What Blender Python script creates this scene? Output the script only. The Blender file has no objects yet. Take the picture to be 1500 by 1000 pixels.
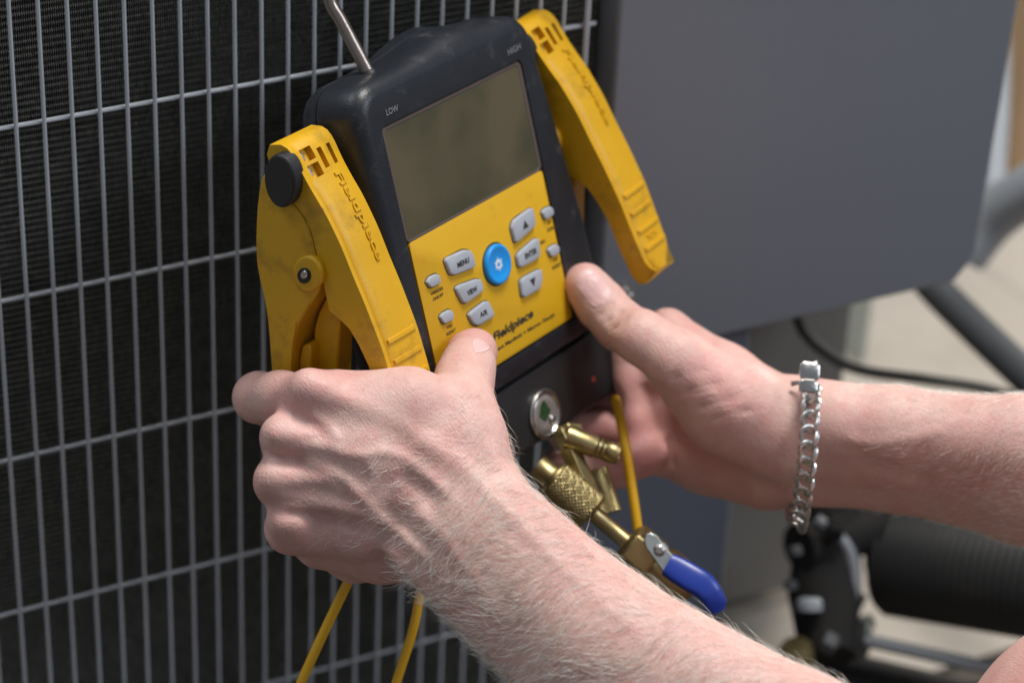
import bpy, bmesh, math, random
import numpy as np
from mathutils import Matrix, Vector
random.seed(7); rng = np.random.default_rng(7)
C = bpy.context.scene.collection
S = bpy.context.scene

# ---------------------------------------------------------------- camera
FPX, D0, CAMH = 3950.0, 1.197, 1.12            # focal length in photo pixels, distance of the near hand, camera height
Rv = np.array([.899, -.203, .388]); Dv = np.array([-.0447, .8386, .543])   # wall's right and down seen in camera axes (x right, y down, z forward)
Rv /= np.linalg.norm(Rv); Dv -= Rv*Dv.dot(Rv); Dv /= np.linalg.norm(Dv); Nv = np.cross(Rv, Dv)
M3 = np.array([Rv, Nv, -Dv])                   # camera axes -> world axes (X along the wall, Y into it, Z up)
def c2w(p):
    p = np.asarray(p, float)
    return p @ M3.T + np.array([0, 0, CAMH])
def w2c(p): return (np.asarray(p, float) - np.array([0, 0, CAMH])) @ M3
def PC(px, py, dz=0.0):                        # camera-axes point (m); dz in mm nearer than the hand's distance
    z = D0 - dz/1000.0
    return np.array([(px-750)/FPX*z, (py-500)/FPX*z, z])
def PW(px, py, dz=0.0): return c2w(PC(px, py, dz))
def ray(px, py): return M3 @ np.array([(px-750)/FPX, (py-500)/FPX, 1.0])
def PY(px, py, Y):                             # point of the wall-parallel plane Y
    r = ray(px, py); t = Y/r[1]; return r*t + np.array([0, 0, CAMH])
def PG(px, py, z=0.0):
    r = ray(px, py); t = (z-CAMH)/r[2]; return r*t + np.array([0, 0, CAMH])
cam = bpy.data.cameras.new('camera'); co = bpy.data.objects.new('camera', cam); C.objects.link(co); S.camera = co
m = Matrix.Identity(4)
cols = [M3[:, 0], -M3[:, 1], -M3[:, 2]]
for j in range(3):
    for i in range(3): m[i][j] = cols[j][i]
m[2][3] = CAMH; co.matrix_world = m
cam.sensor_width = 36; cam.lens = FPX/1500*36; cam.clip_start = .05; cam.clip_end = 60
cam.dof.use_dof = True; cam.dof.focus_distance = 1.195; cam.dof.aperture_fstop = 5.6

# ---------------------------------------------------------------- light
S.view_settings.view_transform = 'Standard'; S.view_settings.look = 'None'; S.view_settings.exposure = .22; S.view_settings.gamma = 1
w = bpy.data.worlds.new('World'); S.world = w; w.use_nodes = True
w.node_tree.nodes['Background'].inputs[0].default_value = (.80, .88, 1.0, 1)
w.node_tree.nodes['Background'].inputs[1].default_value = .25
def area(name, cpos, ctarget, sx, sy, power, col):
    l = bpy.data.lights.new(name, 'AREA'); l.shape = 'RECTANGLE'; l.size = sx; l.size_y = sy; l.energy = power; l.color = col
    o = bpy.data.objects.new(name, l); C.objects.link(o)
    p = Vector(c2w(cpos)); t = Vector(c2w(ctarget)); o.location = p
    o.rotation_euler = (t-p).to_track_quat('-Z', 'Y').to_euler()
    return o
area('ceiling_lamp', (.50, -2.05, .42), (0, 0, 1.25), .75, .55, 46, (1, .965, .92))
area('fill_light_front', (1.9, -.95, .0), (.2, 0, 1.3), .9, .6, 17, (.86, .92, 1))  # added fill from the right front, brightens the upright cabinet faces
area('fill_light_left', (-1.1, -1.6, .5), (0, 0, 1.25), .8, .5, 8, (.86, .93, 1))  # weak added fill, lifts the left side of the gauge housing
area('ceiling_lamp_back', (1.5, -1.5, 2.5), (.6, .15, 1.9), .8, .5, 24, (1, .94, .86))

# ---------------------------------------------------------------- materials
def mat(name, col, rough=.5, metal=0, var=.12, vscale=40, bump=0, bscale=200, dirt=None, dscale=12, damt=.5, dcol=(.05, .035, .02), sss=0, spec=.5, coat=0, rvar=.08, trans=0):
    M = bpy.data.materials.new(name); M.use_nodes = True; nt = M.node_tree; N = nt.nodes; L = nt.links
    b = N['Principled BSDF']; tc = N.new('ShaderNodeTexCoord')
    b.inputs['Roughness'].default_value = rough; b.inputs['Metallic'].default_value = metal
    b.inputs['Specular IOR Level'].default_value = spec
    if coat: b.inputs['Coat Weight'].default_value = coat; b.inputs['Coat Roughness'].default_value = .15
    if trans: b.inputs['Transmission Weight'].default_value = trans
    n = N.new('ShaderNodeTexNoise'); n.inputs['Scale'].default_value = vscale; n.inputs['Detail'].default_value = 6
    L.new(tc.outputs['Object'], n.inputs['Vector'])
    mx = N.new('ShaderNodeMix'); mx.data_type = 'RGBA'
    mx.inputs['A'].default_value = (*[c*(1-var) for c in col], 1); mx.inputs['B'].default_value = (*[min(1, c*(1+var)) for c in col], 1)
    L.new(n.outputs['Fac'], mx.inputs['Factor']); out = mx.outputs['Result']
    if dirt:
        d = N.new('ShaderNodeTexNoise'); d.inputs['Scale'].default_value = dscale; d.inputs['Detail'].default_value = 9; d.inputs['Roughness'].default_value = .68
        L.new(tc.outputs['Object'], d.inputs['Vector'])
        rp = N.new('ShaderNodeMapRange'); rp.inputs['From Min'].default_value = dirt; rp.inputs['From Max'].default_value = dirt+.16; rp.inputs['To Max'].default_value = damt
        L.new(d.outputs['Fac'], rp.inputs['Value'])
        m2 = N.new('ShaderNodeMix'); m2.data_type = 'RGBA'; L.new(rp.outputs['Result'], m2.inputs['Factor']); L.new(out, m2.inputs['A']); m2.inputs['B'].default_value = (*dcol, 1)
        out = m2.outputs['Result']
    L.new(out, b.inputs['Base Color'])
    rr_ = N.new('ShaderNodeMapRange'); rr_.inputs['To Min'].default_value = max(0, rough-rvar); rr_.inputs['To Max'].default_value = min(1, rough+rvar)
    L.new(n.outputs['Fac'], rr_.inputs['Value']); L.new(rr_.outputs['Result'], b.inputs['Roughness'])
    if bump:
        bn = N.new('ShaderNodeTexNoise'); bn.inputs['Scale'].default_value = bscale; bn.inputs['Detail'].default_value = 4
        L.new(tc.outputs['Object'], bn.inputs['Vector'])
        bp = N.new('ShaderNodeBump'); bp.inputs['Strength'].default_value = bump; bp.inputs['Distance'].default_value = .0006
        L.new(bn.outputs['Fac'], bp.inputs['Height']); L.new(bp.outputs['Normal'], b.inputs['Normal'])
    return M
YEL = mat('yellow_plastic', (.62, .335, .003), .45, var=.07, vscale=60, bump=.15, bscale=900, dirt=.52, dscale=55, damt=.5, dcol=(.20, .11, .015))
YPAN = mat('yellow_keypad_film', (.60, .335, .003), .55, var=.05, vscale=50, bump=.1, bscale=900, dirt=.60, dscale=60, damt=.35, dcol=(.30, .17, .01))
RUB = mat('black_rubber', (.012, .014, .019), .38, var=.2, vscale=60, bump=.25, bscale=1200, dirt=.56, dscale=60, damt=.42, dcol=(.10, .10, .105))
BLK = mat('black_plastic', (.012, .012, .013), .5, var=.2, bump=.3, bscale=1500, dirt=.62, dscale=90, damt=.3, dcol=(.09, .085, .08))
LCD = mat('lcd_glass', (.078, .070, .040), .24, var=.75, vscale=9, dirt=.54, dscale=17, damt=.4, dcol=(.040, .055, .028), spec=.35)
nt = LCD.node_tree; b_ = nt.nodes['Principled BSDF']; n_ = nt.nodes.new('ShaderNodeTexNoise'); n_.inputs['Scale'].default_value = 16; n_.inputs['Detail'].default_value = 3
t_ = nt.nodes.new('ShaderNodeTexCoord'); nt.links.new(t_.outputs['Object'], n_.inputs['Vector']); r_ = nt.nodes.new('ShaderNodeValToRGB')
r_.color_ramp.elements[0].position = .36; r_.color_ramp.elements[0].color = (.040, .046, .026, 1); r_.color_ramp.elements[1].position = .64; r_.color_ramp.elements[1].color = (.100, .082, .048, 1)
nt.links.new(n_.outputs['Fac'], r_.inputs['Fac']); nt.links.new(r_.outputs['Color'], b_.inputs['Base Color'])
GREYB = mat('grey_rubber_key', (.36, .385, .43), .55, var=.05, bump=.1, bscale=900)
BLUEB = mat('blue_key', (.004, .27, .72), .42, var=.06, bump=.1, bscale=800)
INK = mat('black_ink', (.02, .018, .012), .6)
INKD = mat('keypad_ink', (.06, .045, .006), .6)
WHITE = mat('white_ink', (.75, .85, .9), .5)
GREYINK = mat('grey_print', (.17, .17, .18), .6)
STEEL = mat('steel', (.48, .46, .44), .28, metal=1, bump=.1, bscale=600)
HOOKM = mat('hook_steel', (.30, .25, .22), .36, metal=1, bump=.3, bscale=300)
SILV = mat('silver', (.56, .55, .53), .28, metal=1, var=.1, vscale=300)
ZINC = mat('zinc_plate', (.42, .46, .46), .38, metal=.85, var=.15, vscale=120, bump=.1)
BRASS = mat('brass', (.36, .29, .14), .38, metal=1, var=.22, vscale=90, bump=.15, bscale=500, dirt=.55, dscale=70, damt=.45, dcol=(.09, .06, .025))
BLUEV = mat('blue_vinyl', (.010, .034, .27), .33, var=.12, bump=.1)
CORD = mat('yellow_cord', (.72, .39, .006), .45, var=.06)
WIRE = mat('grey_coated_wire', (.50, .525, .565), .42, var=.08, vscale=90, bump=.1)
FIN = mat('dark_fins', (.62, .62, .58), .45, var=.45, vscale=220, dirt=.60, dscale=30, damt=.25, dcol=(.03, .045, .025), metal=.1)
COIL = mat('dark_coil_core', (.07, .07, .067), .8)
CAB = mat('grey_cabinet_paint', (.190, .208, .240), .42, var=.03, vscale=400, bump=.35, bscale=900)
CAB2 = mat('dull_cabinet_paint', (.20, .19, .175), .5, var=.08, vscale=30, bump=.3, bscale=700)
CAB3 = mat('blue_grey_base_paint', (.115, .130, .168), .45, var=.05, vscale=30, bump=.3, bscale=700)
CONC = mat('concrete', (.40, .355, .30), .85, var=.16, vscale=9, bump=.4, bscale=60, dirt=.55, dscale=5, damt=.4, dcol=(.22, .19, .155))
WOOD = mat('tan_wood', (.42, .27, .15), .6, var=.15, vscale=12)
PVC = mat('grey_pipe', (.26, .28, .30), .5, var=.06)
FOAM = mat('foam_insulation', (.045, .05, .055), .75, var=.2, bump=.4, bscale=150)
CABLE = mat('black_cable', (.035, .034, .026), .6)
MBLK = mat('matte_black', (.018, .017, .016), .8, var=.3, spec=.15)
DRUM = mat('dark_ribbed_metal', (.012, .012, .011), .6, var=.3, vscale=20, dirt=.5, dscale=14, damt=.3, dcol=(.07, .065, .05))
CAPM = mat('pale_cap', (.42, .45, .40), .5, var=.1)
SLATE = mat('slate_metal', (.26, .27, .29), .45, metal=.3)
DIM = mat('dull_grey_metal', (.07, .072, .075), .6, metal=.2)
GREEN = mat('sight_green', (.02, .06, .02), .3, var=.5, vscale=400)
PEARL = mat('sight_disc', (.30, .275, .26), .25, var=.2, vscale=120, metal=.4)
REDM = mat('red_paint', (.45, .07, .03), .5)
NAIL = mat('fingernail', (.70, .44, .42), .36, var=.08, vscale=200)
NAILW = NAIL

def skin_mat(name, dark=1.0, warm=0.0):
    M = bpy.data.materials.new(name); M.use_nodes = True; nt = M.node_tree; N = nt.nodes; L = nt.links
    b = N['Principled BSDF']; tc = N.new('ShaderNodeTexCoord')
    def noise(scale, det=5, rough=.55):
        n = N.new('ShaderNodeTexNoise'); n.inputs['Scale'].default_value = scale; n.inputs['Detail'].default_value = det; n.inputs['Roughness'].default_value = rough
        L.new(tc.outputs['Object'], n.inputs['Vector']); return n.outputs['Fac']
    def mixc(f, a, bcol):
        x = N.new('ShaderNodeMix'); x.data_type = 'RGBA'
        if isinstance(f, float): x.inputs['Factor'].default_value = f
        else: L.new(f, x.inputs['Factor'])
        for nm, v in (('A', a), ('B', bcol)):
            if isinstance(v, tuple): x.inputs[nm].default_value = (*v, 1)
            else: L.new(v, x.inputs[nm])
        return x.outputs['Result']
    def rng_(v, a, bb, lo=0, hi=1):
        r = N.new('ShaderNodeMapRange'); r.inputs['From Min'].default_value = a; r.inputs['From Max'].default_value = bb; r.inputs['To Min'].default_value = lo; r.inputs['To Max'].default_value = hi
        L.new(v, r.inputs['Value']); return r.outputs['Result']
    d = dark
    base = mixc(rng_(noise(22), .35, .65), (.65*d, .435*d, .372*d), (.65*d, .385*d, .335*d))
    base = mixc(rng_(noise(90, 6, .7), .47, .72, 0, .68), base, (.60*d, .27*d, .24*d))
    base = mixc(rng_(noise(14, 3), .42, .62, 0, .45), base, (.56*d, .29*d, .25*d))
    base = mixc(rng_(noise(60, 4), .55, .8, 0, .5), base, (.74*d, .54*d, .46*d))
    at = N.new('ShaderNodeAttribute'); at.attribute_name = 'redness'
    base = mixc(rng_(at.outputs['Fac'], 0, 1, 0, .85), base, (.62*d, .27*d, .26*d))
    sp = mixc(rng_(noise(420, 2), .72, .80, 0, .45), base, (.30*d, .13*d, .09*d))
    L.new(sp, b.inputs['Base Color'])
    b.inputs['Subsurface Weight'].default_value = .32
    b.inputs['Subsurface Radius'].default_value = (1.0, .36, .2); b.inputs['Subsurface Scale'].default_value = .0035
    b.inputs['Specular IOR Level'].default_value = .42
    L.new(rng_(noise(300, 3), .3, .7, .42, .58), b.inputs['Roughness'])
    # skin lines: two crossed stretched cell patterns plus fine noise
    v1 = N.new('ShaderNodeTexVoronoi'); v1.inputs['Scale'].default_value = 1150; v1.feature = 'F1'
    mp = N.new('ShaderNodeMapping'); mp.inputs['Scale'].default_value = (1, .45, .8); mp.inputs['Rotation'].default_value = (.3, .6, .5)
    L.new(tc.outputs['Object'], mp.inputs['Vector']); L.new(mp.outputs['Vector'], v1.inputs['Vector'])
    ad = N.new('ShaderNodeMath'); ad.operation = 'ADD'; L.new(v1.outputs['Distance'], ad.inputs[0])
    n2 = N.new('ShaderNodeTexNoise'); n2.inputs['Scale'].default_value = 700; n2.inputs['Detail'].default_value = 5; L.new(mp.outputs['Vector'], n2.inputs['Vector'])
    L.new(n2.outputs['Fac'], ad.inputs[1])
    bp = N.new('ShaderNodeBump'); bp.inputs['Strength'].default_value = .42; bp.inputs['Distance'].default_value = .00035
    L.new(ad.outputs[0], bp.inputs['Height'])
    n3 = N.new('ShaderNodeTexNoise'); n3.inputs['Scale'].default_value = 130; n3.inputs['Detail'].default_value = 4; L.new(tc.outputs['Object'], n3.inputs['Vector'])
    bp2 = N.new('ShaderNodeBump'); bp2.inputs['Strength'].default_value = .35; bp2.inputs['Distance'].default_value = .0012
    L.new(n3.outputs['Fac'], bp2.inputs['Height']); L.new(bp.outputs['Normal'], bp2.inputs['Normal']); L.new(bp2.outputs['Normal'], b.inputs['Normal'])
    return M
SKIN = skin_mat('skin')
def hair_mat(name, col):
    M = bpy.data.materials.new(name); M.use_nodes = True; b = M.node_tree.nodes['Principled BSDF']
    b.inputs['Base Color'].default_value = (*col, 1); b.inputs['Roughness'].default_value = .38; b.inputs['Specular IOR Level'].default_value = .6
    return M
HAIR = hair_mat('blond_hair', (.96, .92, .86))
for H_ in (HAIR,):
    nt = H_.node_tree; n_ = nt.nodes.new('ShaderNodeTexNoise'); n_.inputs['Scale'].default_value = 260; tc_ = nt.nodes.new('ShaderNodeTexCoord'); nt.links.new(tc_.outputs['Object'], n_.inputs['Vector'])
    r_ = nt.nodes.new('ShaderNodeValToRGB'); r_.color_ramp.elements[0].position = .40; r_.color_ramp.elements[0].color = (.74, .62, .50, 1); r_.color_ramp.elements[1].position = .55; r_.color_ramp.elements[1].color = (.96, .92, .86, 1)
    nt.links.new(n_.outputs['Fac'], r_.inputs['Fac']); nt.links.new(r_.outputs['Color'], nt.nodes['Principled BSDF'].inputs['Base Color']); HAIRD = hair_mat('brown_hair', (.22, .14, .09))

# ---------------------------------------------------------------- object helpers
WM = {}                                        # world matrices of the roots
def tag(o, label=None, cat=None, group=None, kind=None):
    for k, v in (('label', label), ('category', cat), ('group', group), ('kind', kind)):
        if v: o[k] = v
    return o
def empty(name, mw, label, cat, group=None):
    o = bpy.data.objects.new(name, None); C.objects.link(o); o.empty_display_size = .02
    o.matrix_world = mw; WM[o] = mw.copy(); return tag(o, label, cat, group)
def at(p): return Matrix.Translation(Vector(p))
class MB:
    def __init__(s): s.v = []; s.f = []
    def add(s, V, F):
        n = len(s.v); s.v += [tuple(map(float, p)) for p in V]; s.f += [tuple(i+n for i in f) for f in F]; return s
    def box(s, x0, x1, y0, y1, z0, z1):
        return s.add([(x, y, z) for z in (z0, z1) for y in (y0, y1) for x in (x0, x1)],
                     [(0, 2, 3, 1), (4, 5, 7, 6), (0, 1, 5, 4), (2, 6, 7, 3), (0, 4, 6, 2), (1, 3, 7, 5)])
    def loft(s, loops, cap0=True, cap1=True):
        n = len(loops[0]); V = [p for l in loops for p in l]; F = []
        for k in range(len(loops)-1):
            for i in range(n):
                j = (i+1) % n; F.append((k*n+i, k*n+j, (k+1)*n+j, (k+1)*n+i))
        if cap0: F.append(tuple(range(n))[::-1])
        if cap1: F.append(tuple((len(loops)-1)*n+i for i in range(n)))
        return s.add(V, F)
    def tube(s, pts, r, n=12, cap=True):
        pts = [np.array(p, float) for p in pts]; rr = r if hasattr(r, '__len__') else [r]*len(pts)
        loops = []; up = None
        for i, p in enumerate(pts):
            t = pts[min(i+1, len(pts)-1)]-pts[max(i-1, 0)]; t /= np.linalg.norm(t)+1e-12
            if up is None:
                up = np.array([0, 0, 1.]) if abs(t[2]) < .9 else np.array([1., 0, 0])
            up = up-t*up.dot(t); up /= np.linalg.norm(up); b = np.cross(t, up)
            loops.append([p+rr[i]*(math.cos(a)*up+math.sin(a)*b) for a in [2*math.pi*k/n for k in range(n)]])
        return s.loft(loops, cap, cap)
    def obj(s, name, m, parent=None, frame=None, smooth=True, bevel=0, seg=2, ang=35, sub=0):
        V = np.array(s.v)
        if frame is not None:
            fm = np.array(frame); V = V @ fm[:3, :3].T+fm[:3, 3]
        pw = np.array((WM[parent] if parent is not None else Matrix.Identity(4)).inverted())
        V = V @ pw[:3, :3].T+pw[:3, 3]
        me = bpy.data.meshes.new(name); me.from_pydata([tuple(p) for p in V], [], s.f); me.update()
        bm = bmesh.new(); bm.from_mesh(me); bmesh.ops.recalc_face_normals(bm, faces=bm.faces); bm.to_mesh(me); bm.free()
        o = bpy.data.objects.new(name, me); C.objects.link(o)
        if m: me.materials.append(m)
        if smooth:
            me.polygons.foreach_set('use_smooth', [True]*len(me.polygons))
            try: me.set_sharp_from_angle(angle=math.radians(ang))
            except Exception: pass
        if parent is not None: o.parent = parent; WM[o] = WM[parent]
        else: WM[o] = Matrix.Identity(4)
        if bevel:
            b = o.modifiers.new('bevel', 'BEVEL'); b.width = bevel; b.segments = seg; b.limit_method = 'ANGLE'; b.angle_limit = math.radians(ang); b.harden_normals = False
        if sub:
            q = o.modifiers.new('sub', 'SUBSURF'); q.levels = q.render_levels = sub
        return o
def spline(pts, n=8):
    P = [np.array(p, float) for p in pts]; P = [2*P[0]-P[1]]+P+[2*P[-1]-P[-2]]; out = []
    for i in range(1, len(P)-2):
        for k in range(n):
            t = k/n
            out.append(.5*((2*P[i])+(-P[i-1]+P[i+1])*t+(2*P[i-1]-5*P[i]+4*P[i+1]-P[i+2])*t*t+(-P[i-1]+3*P[i]-3*P[i+1]+P[i+2])*t**3))
    out.append(P[-2]); return out
def lathe(p0, p1, prof, n=28, rot=0, seg=None):   # prof: (distance along in mm, radius in mm)
    p0 = np.array(p0); p1 = np.array(p1); t = p1-p0; t /= np.linalg.norm(t)
    up = np.array([0, 0, 1.]); up -= t*up.dot(t); up /= np.linalg.norm(up); b = np.cross(t, up)
    return [[p0+t*d/1000+r/1000*(math.cos(a)*up+math.sin(a)*b) for a in [rot+2*math.pi*k/n for k in range(n)]] for d, r in prof]

# ================================================================ THE SETTING
WY = c2w(PC(400, 250, -110))[1]                 # the guard wires' plane
XL = PY(-60, 500, WY)[0]; XE = PY(893, 60, WY)[0]
ZT = PY(400, -220, WY)[2]; ZB = .06
SOIL = mat('brown_ground', (.095, .078, .062), .9, var=.4, vscale=30, bump=.5, bscale=90)
g = MB().add([(-8, -6, 0), (10, -6, 0), (10, 12, 0), (-8, 12, 0)], [(0, 1, 2, 3)]).obj('ground', SOIL); tag(g, kind='structure')
ys = PG(1380, 985)[1]
g = MB().add([(-8, ys, .004), (10, ys, .004), (10, 12, .004), (-8, 12, .004)], [(0, 1, 2, 3)]).obj('concrete_slab', CONC); tag(g, kind='structure')

unit = empty('condensing_unit', at((XL, WY+.02, 0)), 'dark finned condenser behind a grey wire guard with blue-grey cabinet at its right', 'condenser')
MB().box(XL-.02, XE, WY+.016, WY+.06, ZB, ZT).obj('coil_core', COIL, unit, smooth=False)
# the fins: narrow rippled strips, one beside the other
mb = MB(); pitch = .00105; nz = int((ZT-.075)/.00175); zs = np.arange(nz)*.00175+.075
V = []; F = []; k = 0
for i in range(int((XE-XL)/pitch)):
    x = XL+i*pitch; off = .00034*np.where(np.arange(nz) % 2 == 0, 1, -1)+rng.normal(0, .00005, nz)
    for j in range(nz):
        yo = WY+.0105+.0009*math.sin(j*math.pi) 
        dpt = .0007 if (j // 1) % 2 == 0 else 0
        V.append((x+off[j], WY+.0115+dpt, zs[j])); V.append((x+off[j]+.0011, WY+.0150, zs[j]))
    for j in range(nz-1):
        F.append((k+2*j, k+2*j+1, k+2*j+3, k+2*j+2))
    k += 2*nz
me = bpy.data.meshes.new('cooling_fins'); inv = np.array(WM[unit].inverted())
VV = np.array(V) @ inv[:3, :3].T+inv[:3, 3]; me.from_pydata(VV.tolist(), [], F); me.update(); me.materials.append(FIN)
fo = bpy.data.objects.new('cooling_fins', me); C.objects.link(fo); fo.parent = unit; fo['kind'] = 'stuff'
# guard wires
x0 = PY(12, 0, WY)[0]; xr = PY(862, 0, WY)[0]; sp_ = (xr-x0)/22
for i in range(-2, 23):
    x = x0+i*sp_
    if x > XE: continue
    jx = random.uniform(-.0003, .0003)
    MB().tube([(x+jx, WY, ZB), (x+jx*.2, WY, .5), (x, WY, ZT)], .00104 if i < 22 else .0016, 8).obj('guard_wire', WIRE, unit)
zr = [PY(0, y, WY)[2] for y in (192, 445, 680, 905)]; dzr = (zr[0]-zr[3])/3
for z in [zr[0]+dzr]+zr+[zr[3]-dzr, zr[3]-2*dzr]:
    MB().tube([(XL-.02, WY+.0021, z), (PY(875, 33, WY)[0], WY+.0021, z)], .00112, 8).obj('cross_wire', WIRE, unit)
# cabinet: electrical box, corner column, recessed back panel
by = WY-.006
bx0 = PY(893, 200, by)[0]; bx1 = PY(1458, 200, by)[0]; bz0 = PY(1230, 453, by)[2]; r = .011
MBx = MB()
loop = [(bx0, bz0), (bx1-r*1.1, bz0), (bx1-.004, bz0+r*.85), (bx1, bz0+r*1.4), (bx1+.004, ZT+.1), (bx0, ZT+.1)]
MBx.loft([[(x, by, z) for x, z in loop], [(x, by+.16, z) for x, z in loop]]).obj('service_box', CAB, unit, bevel=.0025, seg=3)
cx1 = PY(1067, 800, WY+.004)[0]
MB().box(bx0-.004, cx1, WY+.004, WY+.10, .02, bz0+.05).obj('corner_column', CAB3, unit, bevel=.003)
MB().box(cx1-.02, PY(1237, 500, WY+.11)[0], WY+.105, WY+.20, .02, bz0+.15).obj('recessed_panel', CAB2, unit, bevel=.003)
MB().box(XL-.05, cx1, WY-.004, WY+.10, .0, ZB).obj('base_rail', CAB3, unit, bevel=.002)

bp0 = PY(913, 427, by); bp1 = bp0+np.array([0, -.010, 0])
MB().loft(lathe(bp0, bp1, [(0, 5.2), (2, 5.2), (2.2, 3.6), (7.5, 3.6), (9, 2.4)], 20)).obj('bolt', STEEL, unit)
# things on the ground behind, far out of focus
def back(px, py, z): return c2w(np.array([(px-750)/FPX*z, (py-500)/FPX*z, z]))
wp = PG(1474, 262); wb = MB(); wb.box(wp[0], wp[0]+.25, wp[1], wp[1]+.04, 0, 1.5)
o = wb.obj('wooden_board', WOOD, bevel=.003); tag(o, 'tan wooden board standing upright at the upper right edge behind the grey pipe', 'board')
wh = MB().box(PG(1237, 520)[0], PG(1247, 520)[0], PG(1240, 520)[1]-.02, PG(1240, 520)[1]+.01, 0, .36)
o = wh.obj('white_trim_strip', CAPM, bevel=.001); tag(o, 'narrow pale upright strip at the right edge of the dull recessed panel', 'trim')
pts = spline([back(1462, 60, 1.86), back(1461, 170, 1.84), back(1455, 260, 1.82), back(1452, 330, 1.80), back(1430, 370, 1.80)])
rt = empty('grey_conduit', at(back(1452, 330, 1.80)), 'pale grey pipe with an elbow beside the right edge of the grey service box', 'pipe')
MB().tube(pts, .0085, 18).obj('riser', PVC, rt)
MB().tube(spline([back(1410, 372, 1.80), back(1450, 322, 1.79), back(1500, 285, 1.77), back(1580, 240, 1.74)]), .0175, 20).obj('elbow', PVC, rt)
o = MB().tube(spline([back(1340, 385, 1.74), back(1372, 425, 1.73), back(1430, 482, 1.70), back(1500, 548, 1.66), back(1600, 640, 1.6)]), .0112, 20).obj('insulated_pipe', FOAM)
tag(o, 'thick dark foam-insulated pipe sloping down to the right from under the grey service box', 'pipe')
o = MB().tube(spline([back(1166, 462, 1.60), back(1180, 490, 1.60), back(1215, 520, 1.60), back(1262, 542, 1.60), (back(1360, 556, 1.60)), back(1440, 568, 1.6), back(1520, 590, 1.6)]), .0033, 12).obj('black_cable', CABLE)
tag(o, 'thin black cable curving from under the grey box to above the braceleted forearm', 'cable')
# crack-filled seam of the concrete seen under the elbow
sm = MB(); a = PG(1420, 372, .008); b_ = PG(1520, 445, .008); dv = np.array([0, .006, 0])
sm.add([a-dv, b_-dv, b_+dv, a+dv], [(0, 1, 2, 3)]); o = sm.obj('ground_joint', CAB2); tag(o, kind='structure')
# ribbed drum
dr = empty('ribbed_drum', at(back(1420, 830, 1.62)), 'large dark ribbed drum lying under the braceleted forearm at the right edge', 'drum')
p0 = back(1296, 815, 1.63); p1 = back(1600, 862, 1.56); Ld = np.linalg.norm(p1-p0)*1000
pr = [(0, 8), (0, 26), (3, 32)]; d = 6
while d < Ld: pr += [(d, 34.2), (d+1.6, 35.2), (d+3.2, 34.2)]; d += 5.2
MB().loft(lathe(p0, p1, pr+[(Ld, 34)], 48)).obj('shell', DRUM, dr)
MB().loft(lathe(p0-(p1-p0)*.06, p1, [(0, 10), (1, 14), (14, 15), (20, 20)], 24)).obj('neck', DRUM, dr)
# service valves
sv = empty('service_valve', at(back(1215, 850, 1.60)), 'black service valve body with pale caps standing left of the ribbed drum', 'valve')
MB().tube([back(1226, 720, 1.61), back(1212, 800, 1.60), back(1208, 870, 1.59), back(1212, 960, 1.57)], [.015, .020, .022, .016], 18).obj('valve_body', MBLK, sv)
MB().tube([back(1170, 800, 1.58), back(1300, 770, 1.62)], .014, 16).obj('cross_arm', MBLK, sv)
MB().loft(lathe(back(1186, 893, 1.56), back(1186, 860, 1.56), [(0, 5), (0, 7.5), (5, 7.5), (7, 5.5)], 20)).obj('valve_cap', PVC, sv)
MB().loft(lathe(back(1166, 812, 1.56), back(1162, 790, 1.56), [(0, 4), (4, 4), (5, 3)], 18)).obj('valve_cap', DIM, sv)
MB().loft(lathe(back(1158, 862, 1.57), back(1158, 840, 1.57), [(0, 4), (4, 4), (5, 3)], 18)).obj('valve_cap', DIM, sv)
MB().loft(lathe(back(1168, 968, 1.55), back(1164, 925, 1.54), [(0, 8), (0, 10), (8, 10), (12, 8), (12, 3)], 20)).obj('brass_cap', BRASS, sv)
MB().tube([back(1262, 872, 1.64), back(1246, 905, 1.63)], .0035, 10).obj('stem', BLK, sv)
MB().loft(lathe(back(1262, 925, 1.62), back(1255, 905, 1.62), [(0, 9), (4, 10), (8, 9)], 20)).obj('valve_cap', CAPM, sv)
MB().tube(spline([back(1196, 760, 1.58), back(1240, 800, 1.58), back(1252, 860, 1.58), back(1236, 920, 1.58)]), .0035, 10).obj('capillary_tube', SLATE, sv)
MB().loft(lathe(back(1205, 935, 1.56), back(1228, 948, 1.56), [(0, 4), (0, 7), (7, 7), (9, 5)], 6)).obj('flare_nut', DIM, sv)
MB().loft(lathe(back(1212, 770, 1.57), back(1240, 778, 1.57), [(0, 5), (0, 8), (8, 8), (10, 6)], 6)).obj('flare_nut', MBLK, sv)
rd = empty('steel_rod', at(back(1300, 945, 1.60)), 'straight grey metal rod lying on the floor below the ribbed drum', 'rod')
MB().tube([back(1236, 930, 1.62), back(1470, 982, 1.58)], .0042, 14).obj('rod', PVC, rd)
MB().tube([back(1222, 930, 1.62), back(1266, 938, 1.61)], [.014, .012], 16).obj('rod_socket', BLK, rd)
o = MB().tube([back(1210, 990, 1.66), back(1420, 1040, 1.62)], .018, 18).obj('floor_channel', BLK); tag(o, 'dark channel lying on the floor beneath the thin grey rod', 'channel')

# ================================================================ THE MANIFOLD GAUGE
u = np.array([.5705, -.3582, .739]); v = np.array([.2011, .9334, .2972]); u /= np.linalg.norm(u); v -= u*v.dot(u); v /= np.linalg.norm(v); nn = np.cross(u, v)
O = PC(562, 190, 0)
fr = Matrix.Identity(4); ow = c2w(O)
for j, ax in enumerate((u, -v, -nn)):
    aw = M3 @ ax
    for i in range(3): fr[i][j] = aw[i]
for i in range(3): fr[i][3] = ow[i]
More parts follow.
